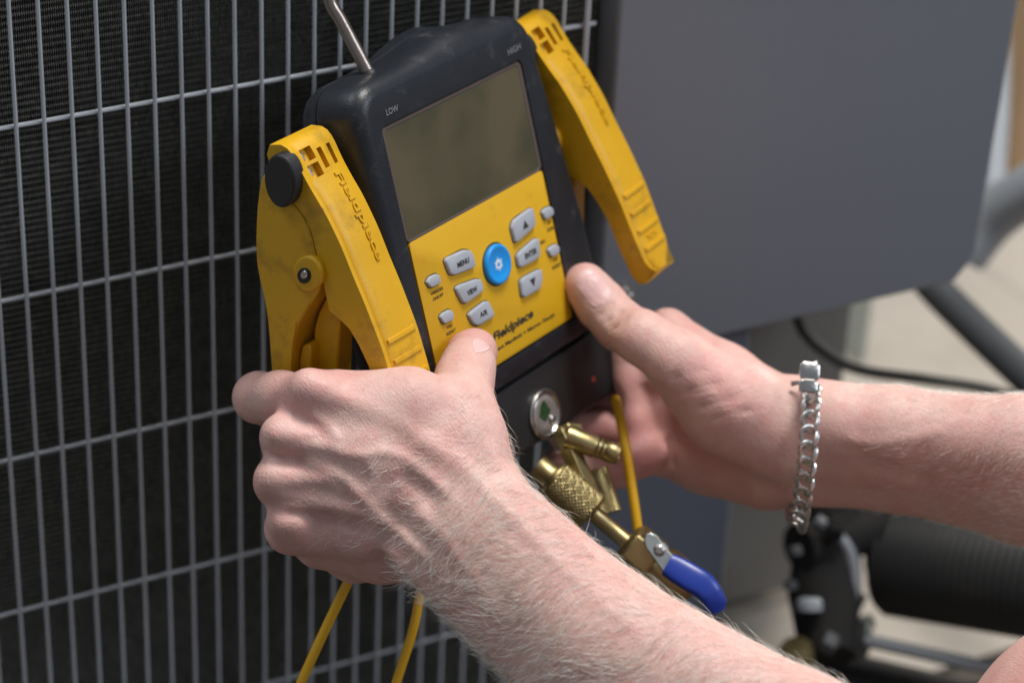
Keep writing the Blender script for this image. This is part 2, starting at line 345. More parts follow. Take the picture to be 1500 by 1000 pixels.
# local device axes: x = a, y = -b, z = -c (towards the viewer); millimetres given, metres stored
def L(a, b, c=0): return (a/1000, -b/1000, -c/1000)
def ab(px, py, c=0):                           # where the view ray meets the plane at depth c behind the face
    d = np.array([(px-750)/FPX, (py-500)/FPX, 1.]); t = (O+nn*c/1000).dot(nn)/d.dot(nn); q = d*t-O
    return q.dot(u)*1000, q.dot(v)*1000
def face_dz(px, py):
    d = np.array([(px-750)/FPX, (py-500)/FPX, 1.]); t = O.dot(nn)/d.dot(nn); return (D0-t)*1000
def side(px, py, a):                           # (b, c) on the plane a = const
    d = np.array([(px-750)/FPX, (py-500)/FPX, 1.]); t = (O+u*a/1000).dot(u)/d.dot(u); q = d*t-O
    return q.dot(v)*1000, q.dot(nn)*1000
PW_, LH = 107.0, 53.4
gauge = empty('manifold_gauge', fr, 'yellow and black digital manifold gauge with blank screen held between the two hands', 'gauge')
PH = 129.2
def rr(a0, a1, b0, b1, r, n=7, top=None):
    out = []
    for cx, cy, s0 in ((a1-r, b0+r, -90), (a1-r, b1-r, 0), (a0+r, b1-r, 90), (a0+r, b0+r, 180)):
        for k in range(n+1):
            t = math.radians(s0+90*k/n); out.append((cx+r*math.cos(t), cy+r*math.sin(t)))
    res = []
    for i, p in enumerate(out):                # add side points so the top can bulge
        q = out[(i+1) % len(out)]; res.append(p)
        if i % (n+1) == n:
            for k in range(1, 13): res.append((p[0]+(q[0]-p[0])*k/13, p[1]+(q[1]-p[1])*k/13))
    if top:
        res = [(a-max(0, 90-b)/90*13*max(0, a/138)**2+max(0, b-100)/41*4*max(0, a/138)**2, b-top(a) if b < (b0+b1)/2-20 else b) for a, b in res]
    return res
A0, A1, B0, B1 = -14.5, 135.5, -22.0, 141.0
def topf(amp): return lambda a: amp*math.exp(-((a-72)/28.0)**2)
lay = []
for c, ins, rad, amp in ((1.6, None, 0, 0), (0.2, None, 0, 0)): pass
loops = [[L(a, b, 1.8) for a, b in rr(-.8, PW_+.8, -.8, PH+.8, 3)],
         [L(a, b, .3) for a, b in rr(-1.2, PW_+1.2, -1.2, PH+1.2, 3.3)]]
for c, ins, rad, amp in ((0.0, 7.0, 9, 0), (.5, 5, 10, .3), (1.8, 3, 12, 1), (4.2, 1.2, 13.5, 2.5), (8, .2, 14.5, 4), (14, 0, 15, 5), (22, .0, 15, 5), (25.0, .2, 15, 5), (25.3, .9, 15, 5), (25.9, .9, 15, 5), (26.2, .2, 15, 5), (32, 1.5, 15, 7.5), (38, 4.5, 15, 8), (43, 9.5, 13, 7), (45, 15, 11, 6)):
    loops.append([L(a, b, c) for a, b in rr(A0+ins, A1-ins, B0+ins, B1-ins*.3, rad, top=topf(amp))])
MB().loft(loops).obj('housing', RUB, gauge, fr, ang=50)
# lower valve block housing
l2 = []
for c, ins in ((3.0, 7), (3.3, 4), (4.6, 1.8), (8, .4), (14, 0), (30, 0), (38, 2), (42, 7)):
    l2.append([L(a, b, c) for a, b in rr(A0+2+ins, A1+11-ins, 142.6+ins*.25, 179-ins*.5, 7)])
MB().loft(l2).obj('lower_housing', BLK, gauge, fr, ang=50)
MB().box(-8/1000, 118/1000, -.1445, -.1395, -.036, -.006).obj('seam_gasket', BLK, gauge, fr)
# screen
MB().loft([[L(a, b, c) for a, b in rr(0, PW_, 0, LH, 2.5)] for c in (1.7, 1.0)]).obj('screen', LCD, gauge, fr)
fl = [[L(a, b, 1.15) for a, b in rr(-.7, PW_+.7, -.7, LH+.2, 3)], [L(a, b, .75) for a, b in rr(-.4, PW_+.4, -.4, LH+.2, 3)], [L(a, b, .8) for a, b in rr(.8, PW_-1.6, .9, LH-.7, 2.2)], [L(a, b, 1.15) for a, b in rr(1.1, PW_-1.9, 1.2, LH-1, 2.2)]]
BROWN = mat('screen_edge_trim', (.085, .062, .055), .5)
MB().loft(fl, False, False).obj('screen_trim', BROWN, gauge, fr)
MB().loft([[L(a, b, c) for a, b in rr(.2+i, PW_-.2-i, LH+.3+i, PH-.2-i, 2)] for c, i in ((1.7, 0), (.45, 0), (.3, .25))]).obj('keypad', YPAN, gauge, fr)
def key(name, pxs, m, hgt=1.7, c0=.5, top_inset=.9):
    A = [ab(x, y, -.8) for x, y in pxs]
    # round the outline with a closed Chaikin pass
    for _ in range(2):
        A = [q for i in range(len(A)) for q in ((A[i][0]*.87+A[(i+1) % len(A)][0]*.13, A[i][1]*.87+A[(i+1) % len(A)][1]*.13), (A[i][0]*.13+A[(i+1) % len(A)][0]*.87, A[i][1]*.13+A[(i+1) % len(A)][1]*.87))]
    ca = sum(p[0] for p in A)/len(A); cb = sum(p[1] for p in A)/len(A)
    def sc(k): 
        out = []
        for a, b in A:
            d = math.hypot(a-ca, b-cb); out.append((ca+(a-ca)*(d-k)/d, cb+(b-cb)*(d-k)/d))
        return out
    o = MB().loft([[L(a, b, c0) for a, b in sc(-.1)], [L(a, b, -hgt*.65) for a, b in sc(0)], [L(a, b, -hgt*.9) for a, b in sc(top_inset*.35)], [L(a, b, -hgt) for a, b in sc(top_inset)]]).obj(name, m, gauge, fr, ang=60)
    # moulded gap round the key
    MB().loft([[L(a, b, .32) for a, b in sc(-.75)], [L(a, b, .22) for a, b in sc(-.7)]]).obj('key_gap', INKD, gauge, fr)
    return o, (ca, cb)
fcurve = None
def text_mesh(s, w, h, shear=0, bold=0.0, name='lettering'):
    cu = bpy.data.curves.new('txt', 'FONT'); cu.body = s; cu.size = 1; cu.extrude = .02; cu.offset = bold; cu.shear = shear; cu.resolution_u = 3
    o = bpy.data.objects.new('txt', cu); C.objects.link(o); bpy.context.view_layer.update()
    me = bpy.data.meshes.new_from_object(o.evaluated_get(bpy.context.evaluated_depsgraph_get())); C.objects.unlink(o); bpy.data.objects.remove(o)
    V = np.array([p.co[:] for p in me.vertices]); F = [tuple(p.vertices) for p in me.polygons]; bpy.data.meshes.remove(me)
    mn, mx = V.min(0), V.max(0); V = (V-(mn+mx)/2)/(mx-mn); V[:, 0] *= w; V[:, 1] *= h
    return V, F                                 # centred, z in -.5...5
def face_text(s, p0, p1, h, m, c=.28, bold=.02, shear=0, name='lettering', th=.12):
    a0, b0 = ab(*p0, c); a1, b1 = ab(*p1, c); wd = math.hypot(a1-a0, b1-b0); V, F = text_mesh(s, wd, h, shear, bold); t = math.atan2(b1-b0, a1-a0)
    t = t*.5 if abs(t) > .06 else t
    Q = [L((a0+a1)/2+x*math.cos(t)+y*math.sin(t), (b0+b1)/2+x*math.sin(t)-y*math.cos(t), c-th*(z+.5)) for x, y, z in V]
    return MB().add(Q, F).obj(name, m, gauge, fr, smooth=False)
keys = {
 'menu_button': [(650.4, 379.5), (680, 366), (689, 367), (693.5, 375), (696.5, 391), (661, 404.5)],
 'view_button': [(665.5, 420), (703, 407), (709, 425), (680, 446.5)],
 'air_button': [(685, 460), (714, 438.5), (725, 462), (701, 477), (694, 475)],
 'up_button': [(749, 334), (752, 323), (780, 302.5), (785, 330), (755, 357.5)],
 'enter_button': [(756.8, 372.5), (788, 346), (791.6, 376.5), (760, 393.5)],
 'down_button': [(762, 409), (792.5, 393), (794, 410), (790.5, 423.5), (765, 437)]}
for k, p in keys.items():
    key(k, p, GREYB, 1.5)
for p in ([(625, 414), (629, 406), (640, 401), (645, 405), (645.5, 415), (632, 421.5)], [(645, 465), (648, 459), (659, 453.5), (664, 457), (664.5, 468), (651, 474.5)],
          [(794, 312), (797, 306.5), (806, 302.3), (810.5, 306), (811, 315), (799.5, 322)], [(802.7, 367), (806, 362), (815, 357.6), (819.2, 361.5), (819.7, 370), (808.5, 377)]):
    key('small_button', p, GREYB, 1.2, top_inset=.6)
ca, cb = ab(729.5, 387, -1)
def circ(a, b, r, c, n=40): return [L(a+r*math.cos(2*math.pi*k/n), b+r*math.sin(2*math.pi*k/n), c) for k in range(n)]
MB().loft([circ(ca, cb, 9.5, .4), circ(ca, cb, 9.6, -1.2), circ(ca, cb, 9.2, -1.9), circ(ca, cb, 8.2, -2.1), circ(ca, cb, 7.4, -1.7), circ(ca, cb, 4, -1.3), circ(ca, cb, .6, -1.2)]).obj('power_button', BLUEB, gauge, fr, ang=70)
MB().loft([circ(ca, cb, 10.5, .33), circ(ca, cb, 10.4, .18)]).obj('key_gap', INKD, gauge, fr)
mk = MB()                                       # the burst mark on the round key
for k in range(12):
    t = 2*math.pi*k/12; r0, r1 = 1.9, (3.6 if k % 2 else 3.0)
    for s_ in (1,):
        c_, s2 = math.cos(t), math.sin(t); wv = .38
        mk.add([L(ca+r0*c_-wv*s2, cb+r0*s2+wv*c_, -1.42), L(ca+r0*c_+wv*s2, cb+r0*s2-wv*c_, -1.42), L(ca+r1*c_+.1*s2, cb+r1*s2-.1*c_, -1.46), L(ca+r1*c_-.1*s2, cb+r1*s2+.1*c_, -1.46)], [(0, 1, 2, 3)])
mk.loft([circ(ca, cb, 2.0, -1.42, 24), circ(ca, cb, 2.0, -1.52, 24), circ(ca, cb, 1.25, -1.52, 24), circ(ca, cb, 1.25, -1.42, 24)], False, False)
mk.add([L(ca-.25, cb-1.6, -1.55), L(ca+.25, cb-1.6, -1.55), L(ca+.25, cb+.2, -1.55), L(ca-.25, cb+.2, -1.55)], [(0, 1, 2, 3)])
mk.obj('power_mark', WHITE, gauge, fr, smooth=False)
def ktext(s, p0, p1, h): face_text(s, p0, p1, h, INK, c=-1.52, bold=.03, name='button_lettering')
ktext('MENU', (670, 389), (687, 380), 2.6); ktext('VIEW', (684.5, 430), (699, 422), 2.5); ktext('A/R', (703, 461.5), (714, 456), 2.6); ktext('ENTER', (769, 376), (786, 366), 2.8)
def tri(px, py, up):
    a, b = ab(px, py, -1.5); s_ = 1 if up else -1
    MB().add([L(a-2.4, b+1.8*s_, -1.56), L(a+2.4, b+1.8*s_, -1.56), L(a, b-2.2*s_, -1.56)], [(0, 1, 2)]).obj('arrow_mark', INK, gauge, fr, smooth=False)
tri(769.5, 329, True); tri(781, 413, False)
face_text('Fieldpiece', (722, 497), (781, 459), 5.6, INK, bold=.035, shear=.22)
face_text('Refrigerant Manifold + Micron Gauge', (706, 526), (812, 460.5), 2.4, INK, bold=.02)
face_text('WIRELESS', (631, 431), (648.5, 421.5), 1.5, INKD, bold=.02); face_text('ON/OFF', (634, 439), (649, 430.5), 1.5, INKD, bold=.02)
face_text('VAC', (654, 480), (663, 475.5), 1.5, INKD, bold=.02); face_text('RESET', (654, 490), (667.5, 482), 1.5, INKD, bold=.02)
face_text('P', (803, 327), (807, 325), 1.6, INKD, bold=.02); face_text('ZERO', (801, 338), (815, 331), 1.6, INKD, bold=.02)
face_text('SC', (811, 381), (817, 378), 1.5, INKD, bold=.02); face_text('RESET', (809, 393), (822, 385.5), 1.6, INKD, bold=.02)
face_text('ESC', (791.5, 356), (799, 352), 1.5, INKD, bold=.02)
face_text('LOW', (565.5, 165.5), (583, 157.5), 2.9, GREYINK, c=.02, bold=.02); face_text('HIGH', (744, 78), (762, 67), 3.0, GREYINK, c=.02, bold=.01)
# sight glass
ca, cb = ab(796, 606, 3); 
sgm = MB().loft([circ(ca, cb, 12.3, 3.2), circ(ca, cb, 12.3, 1.6), circ(ca, cb, 11.6, .9), circ(ca, cb, 10.5, 1.0), circ(ca, cb, 9.8, 2.0)], False, False).obj('sight_glass_rim', STEEL, gauge, fr)
MB().loft([circ(ca, cb, 10, 2.4), circ(ca, cb, 9.3, 1.7), circ(ca, cb, 6.5, 1.2), circ(ca, cb, 3.5, 1.4), circ(ca, cb, .5, 1.6)], False, True).obj('sight_glass_disc', PEARL, gauge, fr)
MB().loft([[L(ca-1+(3.9+.8*math.sin(3*t)+.35*math.sin(7*t))*math.cos(t), cb-2.2+(4.4+.6*math.sin(4*t+1))*math.sin(t), 1.0+z) for t in [2*math.pi*k/30 for k in range(30)]] for z in (.3, 0)]).obj('sight_glass_paper', GREEN, gauge, fr)
rb = MB().loft([[L(ca+3.0+2.4*math.cos(t), cb+3.8+2.4*math.sin(t), 1.2) for t in [2*math.pi*k/20 for k in range(20)]], [L(ca+3.0+1.6*math.cos(t), cb+3.8+1.6*math.sin(t), -.4) for t in [2*math.pi*k/20 for k in range(20)]]]).obj('sight_glass_stud', STEEL, gauge, fr, bevel=.0005)
ra, rb_ = ab(869, 555, 3)
MB().loft([circ(ra, rb_, 1.7, 3.1, 14), circ(ra, rb_, 1.4, 2.6, 14)]).obj('red_dot', REDM, gauge, fr)
# hanging hook
def Lw(a, b, c): return np.array(fr @ Vector(L(a, b, c)))
h0 = ab(541, 113, 12)
hp = [PW(546, 122, -16), PW(540, 108, -16), PW(520, 70, -15), PW(499, 30, -14), PW(486, 8, -13), PW(480, -14, -12), PW(483, -34, -16), PW(500, -50, -24)]
MB().tube(spline(hp, 6), .0031, 16).obj('hanging_hook', HOOKM, gauge)
hm = [PW(541, 112, -16), PW(543, 116, -16)]
MB().tube([PW(538, 104.5, -16), PW(544, 117, -16)], [.0037, .0046], 16).obj('hook_socket', BLK, gauge)
# brass manifold pieces under the housing
def BP(px, py, dz=-96): return PW(px, py, dz)
MB().loft(lathe(BP(832, 640, -104), BP(912, 668, -100), [(0, 6.2), (3, 6.2), (6, 5.6), (14, 5.4), (15, 4.7), (16, 5.4), (17.3, 4.7), (18.4, 5.4), (19.6, 4.7), (20.6, 5.3), (24, 5.2), (26.5, 4.4), (26.5, 2.2), (22, 2.0)], 30)).obj('hose_port', BRASS, gauge)
MB().loft(lathe(BP(822, 628, -106), BP(872, 742, -100), [(0, 5.2), (34, 5.2), (36, 4.6)], 4, rot=.5)).obj('brass_bar', BRASS, gauge, bevel=.0008)
MB().loft(lathe(BP(832, 628, -116), BP(838, 655, -112), [(0, 8), (8, 8), (9, 7)], 6, rot=.2)).obj('port_nut', BRASS, gauge, bevel=.0006)

# ================================================================ BALL VALVE FITTING
bv = empty('ball_valve_fitting', at(BP(905, 780)), 'brass ball valve with knurled coupler and blue handle hanging under the gauge', 'valve')
q0 = BP(786, 682, -98); q1 = BP(1000, 862, -92)
MB().loft(lathe(q0, q1, [(0, 5), (0, 6.4), (7, 6.4), (9, 7.5)], 28)).obj('inlet_collar', BRASS, bv)
kn = []; nk = 192                                # knurled sleeve with real diamonds
for i in range(70):
    d = 11+i*.333; 
    row = []
    for k in range(nk):
        t = 2*math.pi*k/nk; hgt = .62*min(abs(math.sin(t*15+d*1.45)), abs(math.sin(t*15-d*1.45)))**.8
        row.append((d, 9.6+hgt, t))
    kn.append(row)
tt = (q1-q0)/np.linalg.norm(q1-q0); up = np.array([0, 0, 1.])-tt*tt[2]; up /= np.linalg.norm(up); bb = np.cross(tt, up)
def ringp(d, r_, t): return q0+tt*d/1000+r_/1000*(math.cos(t)*up+math.sin(t)*bb)
kl = [[ringp(9, 7.6, 2*math.pi*k/nk) for k in range(nk)], [ringp(9.6, 9.8, 2*math.pi*k/nk) for k in range(nk)], [ringp(10.8, 10.3, 2*math.pi*k/nk) for k in range(nk)]]
kl += [[ringp(*p) for p in row] for row in kn]+[[ringp(34.5, 10.3, 2*math.pi*k/nk) for k in range(nk)], [ringp(35.5, 8, 2*math.pi*k/nk) for k in range(nk)]]
MB().loft(kl).obj('knurled_coupler', BRASS, bv, ang=25)
MB().loft(lathe(q0, q1, [(35, 6), (36, 4.3), (37, 3.9), (55, 3.9), (57, 5.2), (59, 6.5)], 28)).obj('stem', BRASS, bv)
MB().loft(lathe(q0, q1, [(56, 9), (58.5, 12.4), (71, 12.4), (74, 11)], 6, rot=.35)).obj('hex_nut', BRASS, bv, bevel=.0009, seg=3)
MB().loft(lathe(q0, q1, [(73, 10.5), (77, 12.5), (90, 12.5), (96, 10)], 28)).obj('valve_body', BRASS, bv)
kk = lathe(BP(858, 700, -112), BP(892, 752, -112), [(0, 8), (1, 9.5), (17, 9.5), (18, 8)], 40)
nk2 = 144; qa = BP(868, 690, -116); qb = BP(893, 765, -112); ta = (qb-qa)/np.linalg.norm(qb-qa); ua = np.array([0, 0, 1.])-ta*ta[2]; ua /= np.linalg.norm(ua); ba = np.cross(ta, ua)
k2 = []
for i in range(62):
    k2.append([qa+ta*i*.36/1000+(7.2+.6*min(abs(math.sin(12*2*math.pi*k/nk2+i*.52)), abs(math.sin(12*2*math.pi*k/nk2-i*.52))))/1000*(math.cos(2*math.pi*k/nk2)*ua+math.sin(2*math.pi*k/nk2)*ba) for k in range(nk2)])
MB().loft(k2).obj('rear_knurled_nut', BRASS, bv, ang=25)
# lever plate, bolt, blue grip
def plate(pxs, dz0, dz1, th, m, name, bev=.0006, parent=bv, rad=2):
    n = len(pxs); A = [PW(x, y, dz) for (x, y, dz) in pxs]; c = sum(A)/n; nrm = np.cross(A[1]-A[0], A[2]-A[0]); nrm /= np.linalg.norm(nrm)
    return MB().loft([[p-nrm*th/2000 for p in A], [p+nrm*th/2000 for p in A]]).obj(name, m, parent, bevel=bev, seg=rad)
plate([(943, 790, -82), (947, 781, -82), (953, 779, -82), (962, 783, -82), (990, 819, -80), (976, 839, -78), (972, 838, -78), (946, 801, -82)], 0, 0, 1.8, ZINC, 'lever_plate', parent=bv)
MB().loft(lathe(PW(966, 806, -83), PW(965.3, 804.5, -74), [(0, 4.2), (1.6, 4.2), (2.0, 3.0), (3.6, 2.9), (4.6, 1.6)], 18)).obj('lever_bolt', STEEL, bv)
gp = [PW(978, 826, -80), PW(992, 834, -79), PW(1012, 846, -77), (PW(1030, 857, -76)), PW(1043, 873, -76), PW(1050, 893, -78)]
gs = spline(gp, 6); Lg = len(gs); wid = [5.6+1.0*math.sin(math.pi*min(1, i/Lg*1.3)) for i in range(Lg)]
tn = np.array(M3 @ np.array([0, -.35, -.94])); tn /= np.linalg.norm(tn); lps = []
for i, p in enumerate(gs):
    t = gs[min(i+1, Lg-1)]-gs[max(i-1, 0)]; t /= np.linalg.norm(t); sd = np.cross(t, tn); sd /= np.linalg.norm(sd); n2_ = np.cross(sd, t); w_ = wid[i]*(1 if i < Lg-2 else .75)
    lps.append([p+(math.copysign(abs(math.cos(a))**.7, math.cos(a))*w_*sd+math.copysign(abs(math.sin(a))**.6, math.sin(a))*(3.2 if i < 24 else 3)*n2_)/1000 for a in [2*math.pi*k/28 for k in range(28)]])
MB().loft(lps).obj('blue_grip', BLUEV, bv)

# ================================================================ PIPE CLAMPS
CW = 29.0; AL = -46.0                           # jaw width and the left clamp's near side
def chaikin(P, it=1):
    for _ in range(it):
        P = [q for i in range(len(P)) for q in ((P[i][0]*.75+P[(i+1) % len(P)][0]*.25, P[i][1]*.75+P[(i+1) % len(P)][1]*.25), (P[i][0]*.25+P[(i+1) % len(P)][0]*.75, P[i][1]*.25+P[(i+1) % len(P)][1]*.75))]
    return P
ridge = [(411, 214), (421, 220), (431, 234), (443, 258), (458, 285), (474, 312), (488, 340), (500, 366), (516, 406), (532, 444), (546, 480), (558, 512), (567, 540), (577, 570), (588, 602), (598, 634)]
backe = [(595, 643), (583, 643), (572, 627), (558, 590), (540, 536), (526, 506), (512, 482), (498, 468), (482, 455), (474, 415), (464, 372), (456, 340), (446, 318), (432, 300), (414, 282), (397, 250), (391, 226), (395, 212)]
rd_ = spline([side(x, y, AL) for x, y in ridge], 4)
s_ = [0.0]
for i in range(1, len(rd_)): s_.append(s_[-1]+np.linalg.norm(rd_[i]-rd_[i-1]))
s_ = np.array(s_); rdn = np.array(rd_)
ribs = [99, 108.5, 118, 127.5]
slots = [(6.5, 12.5, 5, 12), (14.2, 20.5, 5, 12), (9, 18.5, 14.5, 17.5), (9, 18.5, 21.5, 24.5)]
brk = set(np.arange(0, s_[-1], 3.5)) | {s_[-1]}
for a, b, _, _ in slots: brk |= {a, b}
for r_ in ribs: brk |= {r_-1.9, r_-.9, r_+.9, r_+1.9}
brk = sorted(brk); keep = [brk[0]]
special = {x for a, b, _, _ in slots for x in (a, b)} | {r_+q for r_ in ribs for q in (-1.9, -.9, .9, 1.9)} | {s_[-1]}
for x in brk[1:]:
    if x-keep[-1] < .45:
        if x in special: keep[-1] = x
        continue
    keep.append(x)
brk = np.array(keep)
fb = np.interp(brk, s_, rdn[:, 0]); fc = np.interp(brk, s_, rdn[:, 1])
bk = [side(x, y, AL) for x, y in backe]
ws = np.array([0, .8, 2.2, 3.6, 5, 8.5, 12, 13.2, 14.5, 16, 17.5, 19.5, 21.5, 23, 24.5, 26.5, 28, CW])
def crown(wv, s): return (-.0 if wv < 3 else -.9*math.sin(math.pi*min(1, max(0, (wv-3)/(CW-3)))) ) + (0 if 3.4 < wv < 27 else 0)
GRID = []
def front_arm(parent):
    nb = len(brk); bm = bmesh.new(); rows = []
    tb = np.gradient(fb, brk); tcn = np.gradient(fc, brk)
    for wv in ws:
        row = []
        taper = 1.0
        for i in range(nb):
            # outward normal of the face in the (b, c) plane
            n_b, n_c = tcn[i], -tb[i]; q = math.hypot(n_b, n_c); n_b /= q; n_c /= q
            if n_c > 0: n_b, n_c = -n_b, -n_c
            h = -crown(wv, brk[i])-(1.0 if 2.6 < wv < 4.2 and brk[i] > 24 else 0)+(.7 if wv <= 2.3 else 0)
            dw = 0
            if brk[i] > 130: dw += (1 if wv < CW/2 else -1)*7.5*((brk[i]-130)/(brk[-1]-130))**2*abs(wv-CW/2)/(CW/2)
            if wv > 20: dw -= (1.8+3.0*min(1, max(0, (brk[i]-95)/45))**2-1.8*math.exp(-brk[i]/14))*(wv-20)/9
            row.append(bm.verts.new(L(AL+wv+dw, fb[i]+n_b*h, fc[i]+n_c*h)))
        for b, c in bk:
            row.append(bm.verts.new(L(AL+wv, b, c)))
        rows.append(row); GRID.append([np.array(q.co) for q in row[:nb]])
    nr = len(rows[0]); cells = {}
    for k in range(len(rows)-1):
        for i in range(nr):
            j = (i+1) % nr; f = bm.faces.new((rows[k][i], rows[k][j], rows[k+1][j], rows[k+1][i])); cells[(k, i)] = f
    bm.faces.new(rows[0][::-1]); bm.faces.new(rows[-1])
    bmesh.ops.recalc_face_normals(bm, faces=bm.faces); bm.normal_update()
    def push(sel, depth):
        n = Vector((0, 0, 0))
        for f in sel: n += f.normal
        n.normalize(); r_ = bmesh.ops.extrude_face_region(bm, geom=sel)
        bmesh.ops.delete(bm, geom=sel, context='FACES_ONLY')
        for vv in [g_ for g_ in r_['geom'] if isinstance(g_, bmesh.types.BMVert)]: vv.co += n*depth/1000
    for s0, s1, w0, w1 in slots:
        sel = [f for (k, i), f in cells.items() if i < nb-1 and f.is_valid and s0-.01 <= brk[i] and brk[i+1] <= s1+.01 and w0-.01 <= ws[k] and ws[k+1] <= w1+.01]
        if sel: push(sel, -3.6)
    for r_ in ribs:
        sel = [f for (k, i), f in cells.items() if i < nb-1 and f.is_valid and r_-.91 <= brk[i] and brk[i+1] <= r_+.91 and 5-.01 <= ws[k] and ws[k+1] <= 26.6]
        if sel: push(sel, 1.1)
    bmesh.ops.recalc_face_normals(bm, faces=bm.faces)
    me = bpy.data.meshes.new('front_arm')
    T = np.array(WM[parent].inverted() @ fr_cl)
    bm.transform(Matrix(T.tolist())); bm.to_mesh(me); bm.free(); me.materials.append(YEL)
    me.polygons.foreach_set('use_smooth', [True]*len(me.polygons)); me.set_sharp_from_angle(angle=math.radians(38))
    o = bpy.data.objects.new('front_arm', me); C.objects.link(o); o.parent = parent
    b = o.modifiers.new('bevel', 'BEVEL'); b.width = .0011; b.segments = 2; b.limit_method = 'ANGLE'; b.angle_limit = math.radians(42)
    return o
fr_cl = fr
pv = side(445, 402, AL); pvw = fr @ Vector(L(AL, *pv)); mcl = fr.copy(); mcl.translation = pvw
clamp = empty('pipe_clamp', mcl, 'yellow pipe clamp whose black round cap and pivot show, left of the gauge', 'clamp', 'yellow pipe clamps hung on the gauge')
front_arm(clamp)
def prism(name, pxs, a0, a1, m, par, it=1, bevel=.001, plane=None):
    A = [side(x, y, AL if plane is None else plane) for x, y in pxs]; A = chaikin(A, it)
    return MB().loft([[L(a0, b, c) for b, c in A], [L(a1, b, c) for b, c in A]]).obj(name, m, par, fr, bevel=bevel, seg=2, ang=40)
prism('rear_arm', [(387, 250), (400, 258), (418, 284), (433, 303), (446, 320), (456, 342), (463, 374), (469, 398), (470, 420), (464, 434), (454, 447), (437, 477), (431, 506), (430, 545), (430, 600), (404, 600), (399, 540), (395, 480), (390, 442), (382, 410), (377, 382), (376, 345), (379, 290)], AL-1.0, AL+CW-2, YEL, clamp)
prism('rear_arm_rim', [(417, 545), (419, 500), (424, 478), (434, 466), (437, 477), (431, 506), (430, 545), (430, 600), (418, 600)], AL-1.7, AL-.5, YEL, clamp, bevel=.0004)
prism('inner_jaw', [(442, 480), (464, 436), (482, 456), (478, 500), (476, 545), (474, 600), (440, 600), (440, 530)], AL+9, AL+20, YEL, clamp)
prism('inner_jaw_rib', [(432, 512), (448, 505), (450, 522), (446, 600), (431, 600)], AL+3, AL+12, YEL, clamp)
def ell(cx, cy, rx, ry, tilt, n=32): return [(cx+rx*math.cos(t)*math.cos(tilt)-ry*math.sin(t)*math.sin(tilt), cy+rx*math.cos(t)*math.sin(tilt)+ry*math.sin(t)*math.cos(tilt)) for t in [2*math.pi*k/n for k in range(n)]]
prism('round_cap', [(x, y) for x, y in ell(409, 266, 22.5, 39.5, -.13)], AL-5.5, AL+2, BLK, clamp, it=0, bevel=.0012, plane=AL-5.5)
prism('pivot_boss', ell(449, 402, 21.5, 27, -.1), AL-3.2, AL+1, YEL, clamp, it=0, bevel=.0012, plane=AL-3.2)
prism('pivot_washer', ell(445, 404, 10, 11.5, 0), AL-3.6, AL-2, BLK, clamp, it=0, bevel=.0003, plane=AL-3.6)
prism('pivot_pin', ell(444, 403, 4.7, 6.2, 0), AL-5.0, AL-2, STEEL, clamp, it=0, bevel=.0006, plane=AL-5)
GA = np.array(GRID)
def surf(sv, wv):
    i = min(max(np.searchsorted(brk, sv)-1, 0), len(brk)-2); k = min(max(np.searchsorted(ws, wv)-1, 0), len(ws)-2)
    f = (sv-brk[i])/(brk[i+1]-brk[i]); g_ = (wv-ws[k])/(ws[k+1]-ws[k])
    return (GA[k, i]*(1-f)+GA[k, i+1]*f)*(1-g_)+(GA[k+1, i]*(1-f)+GA[k+1, i+1]*f)*g_
def face_pt(sv, wv, h):                         # a point h mm above the arm's broad face
    p = surf(sv, wv); t1 = surf(sv+6, wv)-surf(sv-6, wv); t2 = surf(sv, 22)-surf(sv, 14); n_ = np.cross(t1, t2); n_ /= np.linalg.norm(n_)
    if n_[2] < 0: n_ = -n_
    return tuple(p+n_*h/1000)
V, F = text_mesh('Fieldpiece', 43, 6.0, bold=.02)
MB().add([face_pt(43.5+x, 18.6+y, 1.2*(z+.5)-.45) for x, y, z in V], F).obj('embossed_lettering', YEL, clamp, fr, smooth=False)
V, F = text_mesh('TC24', 9, 3, bold=.03)
MB().add([face_pt(123-y*1.0, 14+x, .7*(z+.5)-.2) for x, y, z in V], F).obj('embossed_lettering', YEL, clamp, fr, ang=30)
for s0, s1 in ((7, 11.5), (14.8, 19)):
    P_ = [face_pt(s0, 5.6, -2.2), face_pt(s1, 5.6, -2.2), face_pt(s1, 8.2, -2.2), face_pt(s0, 8.2, -2.2)]; Q_ = [face_pt(s0, 5.6, -4), face_pt(s1, 5.6, -4), face_pt(s1, 8.2, -4), face_pt(s0, 8.2, -4)]
    MB().loft([Q_, P_]).obj('metal_pin', STEEL, clamp, fr, bevel=.0003)
# the twin: copy every part onto a second root moved along the gauge's width
Tc = u*180-v*2.8-nn*5.4; rv = Vector((-.0075, -.0336, -.0953)); Rc = Matrix.Rotation(rv.length, 3, rv.normalized())
M3m = Matrix(M3.tolist()); Rw = (M3m @ Rc @ M3m.transposed()).to_4x4()
m2 = Rw @ mcl; m2.translation = mcl.translation+Vector(M3 @ Tc)/1000
clamp2 = empty('pipe_clamp', m2, 'yellow pipe clamp right of the gauge in front of the grey box', 'clamp', 'yellow pipe clamps hung on the gauge')
for ch in list(clamp.children):
    c_ = ch.copy(); C.objects.link(c_); c_.parent = clamp2
